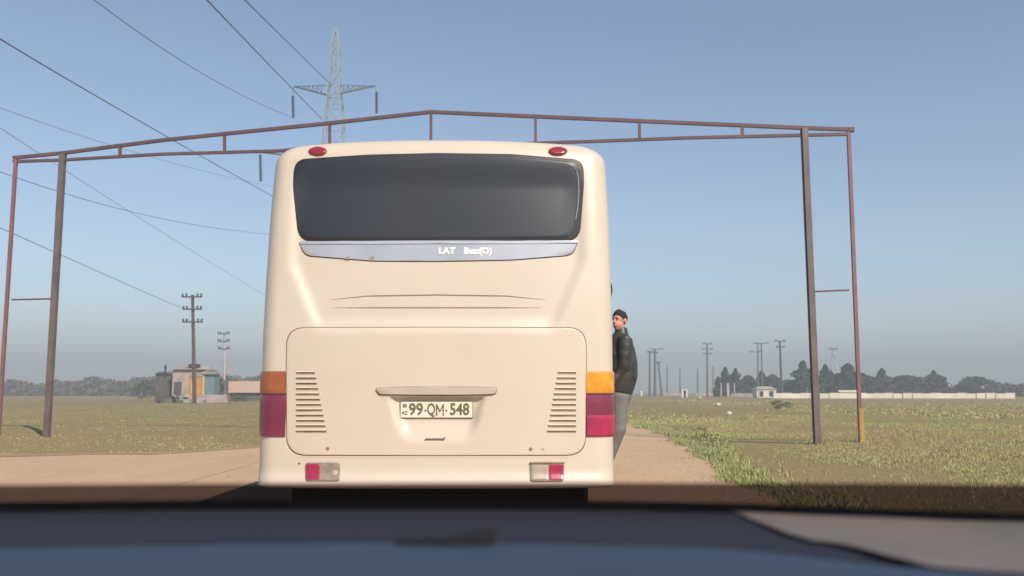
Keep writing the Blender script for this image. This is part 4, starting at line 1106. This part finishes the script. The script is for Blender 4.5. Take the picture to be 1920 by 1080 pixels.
# black gap where the glass meets the dash
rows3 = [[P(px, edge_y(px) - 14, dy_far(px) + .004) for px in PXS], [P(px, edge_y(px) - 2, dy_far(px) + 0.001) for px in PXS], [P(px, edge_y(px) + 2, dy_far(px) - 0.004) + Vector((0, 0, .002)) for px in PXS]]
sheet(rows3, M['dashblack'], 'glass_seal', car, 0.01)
# slot shaped like a black wedge
we = MB(); a = [P(740, 1020, .645), P(850, 1013, .65), P(905, 999, .658), P(930, 998, .658), P(929, 1014, .65), P(908, 1023, .645), P(850, 1024, .643)]
we.v = [v + Vector((0, 0, .003)) for v in a] + [v - Vector((0, 0, .004)) for v in a]; n = len(a)
we.f = [tuple(range(n))[::-1], tuple(range(n, 2 * n))] + [(i, (i + 1) % n, n + (i + 1) % n, n + i) for i in range(n)]; we.m = [0] * len(we.f)
we.build('dash_notch', M['dashblack'], car, False)
# pale reflection at the right of the ledge, put in as a tan sheet
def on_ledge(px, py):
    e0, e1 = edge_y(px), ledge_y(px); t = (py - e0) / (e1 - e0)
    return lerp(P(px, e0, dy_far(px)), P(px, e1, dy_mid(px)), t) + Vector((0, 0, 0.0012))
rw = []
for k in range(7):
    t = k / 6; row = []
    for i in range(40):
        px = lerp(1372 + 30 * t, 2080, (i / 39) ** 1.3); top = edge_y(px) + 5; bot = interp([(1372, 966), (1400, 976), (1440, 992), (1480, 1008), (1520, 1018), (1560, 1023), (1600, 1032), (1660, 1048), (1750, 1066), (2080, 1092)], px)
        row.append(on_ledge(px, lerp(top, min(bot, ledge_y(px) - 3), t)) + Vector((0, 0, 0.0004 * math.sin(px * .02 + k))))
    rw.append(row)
ts = sheet(rw, M['dashreflect'], 'dash_reflection', None, 0.001)
tag(ts, 'tan sheet painted as a pale reflection at right end of the dashboard', 'painted reflection')
# tinted lower edge of the windscreen
wm_ = bpy.data.materials.new('windscreen_tint'); wm_.use_nodes = True; n_ = wm_.node_tree; n_.nodes.clear()
om = n_.nodes.new('ShaderNodeOutputMaterial'); mx = n_.nodes.new('ShaderNodeMixShader'); tr_ = n_.nodes.new('ShaderNodeBsdfTransparent'); df = n_.nodes.new('ShaderNodeBsdfDiffuse')
tr_.inputs[0].default_value = (0.22, 0.19, 0.20, 1); df.inputs[0].default_value = (0.085, 0.062, 0.062, 1); mx.inputs[0].default_value = 0.33
n_.links.new(tr_.outputs[0], mx.inputs[1]); n_.links.new(df.outputs[0], mx.inputs[2]); n_.links.new(mx.outputs[0], om.inputs[0])
gm = MB()
for (pyo, dd) in ((0, .004), (-46, -0.045)):
    for px in PXS:
        y_ = edge_y(px) - 8 if pyo == 0 else interp([(-200, 911), (300, 907), (960, 905), (1620, 906), (2200, 912)], px)
        gm.v.append(P(px, y_, dy_far(px) + dd))
for i in range(len(PXS) - 1): gm.f.append((i, i + 1, len(PXS) + i + 1, len(PXS) + i)); gm.m.append(0)
gm.build('windscreen_edge', wm_, car)

# ================================================================== HAZE
hz = MB(); hz.box((0, 0, 23.5), (2806, 2806, 53)); ho = hz.build('haze', [], None, False)
ho.data.materials.clear()
hm = bpy.data.materials.new('haze'); hm.use_nodes = True; n_ = hm.node_tree; n_.nodes.clear()
om = n_.nodes.new('ShaderNodeOutputMaterial'); pv = n_.nodes.new('ShaderNodeVolumePrincipled')
pv.inputs['Color'].default_value = (0.69,0.76,0.80, 1); pv.inputs['Density'].default_value = 0.0022; pv.inputs['Anisotropy'].default_value = 0.0
n_.links.new(pv.outputs[0], om.inputs['Volume']); ho.data.materials.append(hm)
ho['kind'] = 'stuff'; ho['label'] = 'pale dusty haze hanging over the plain'
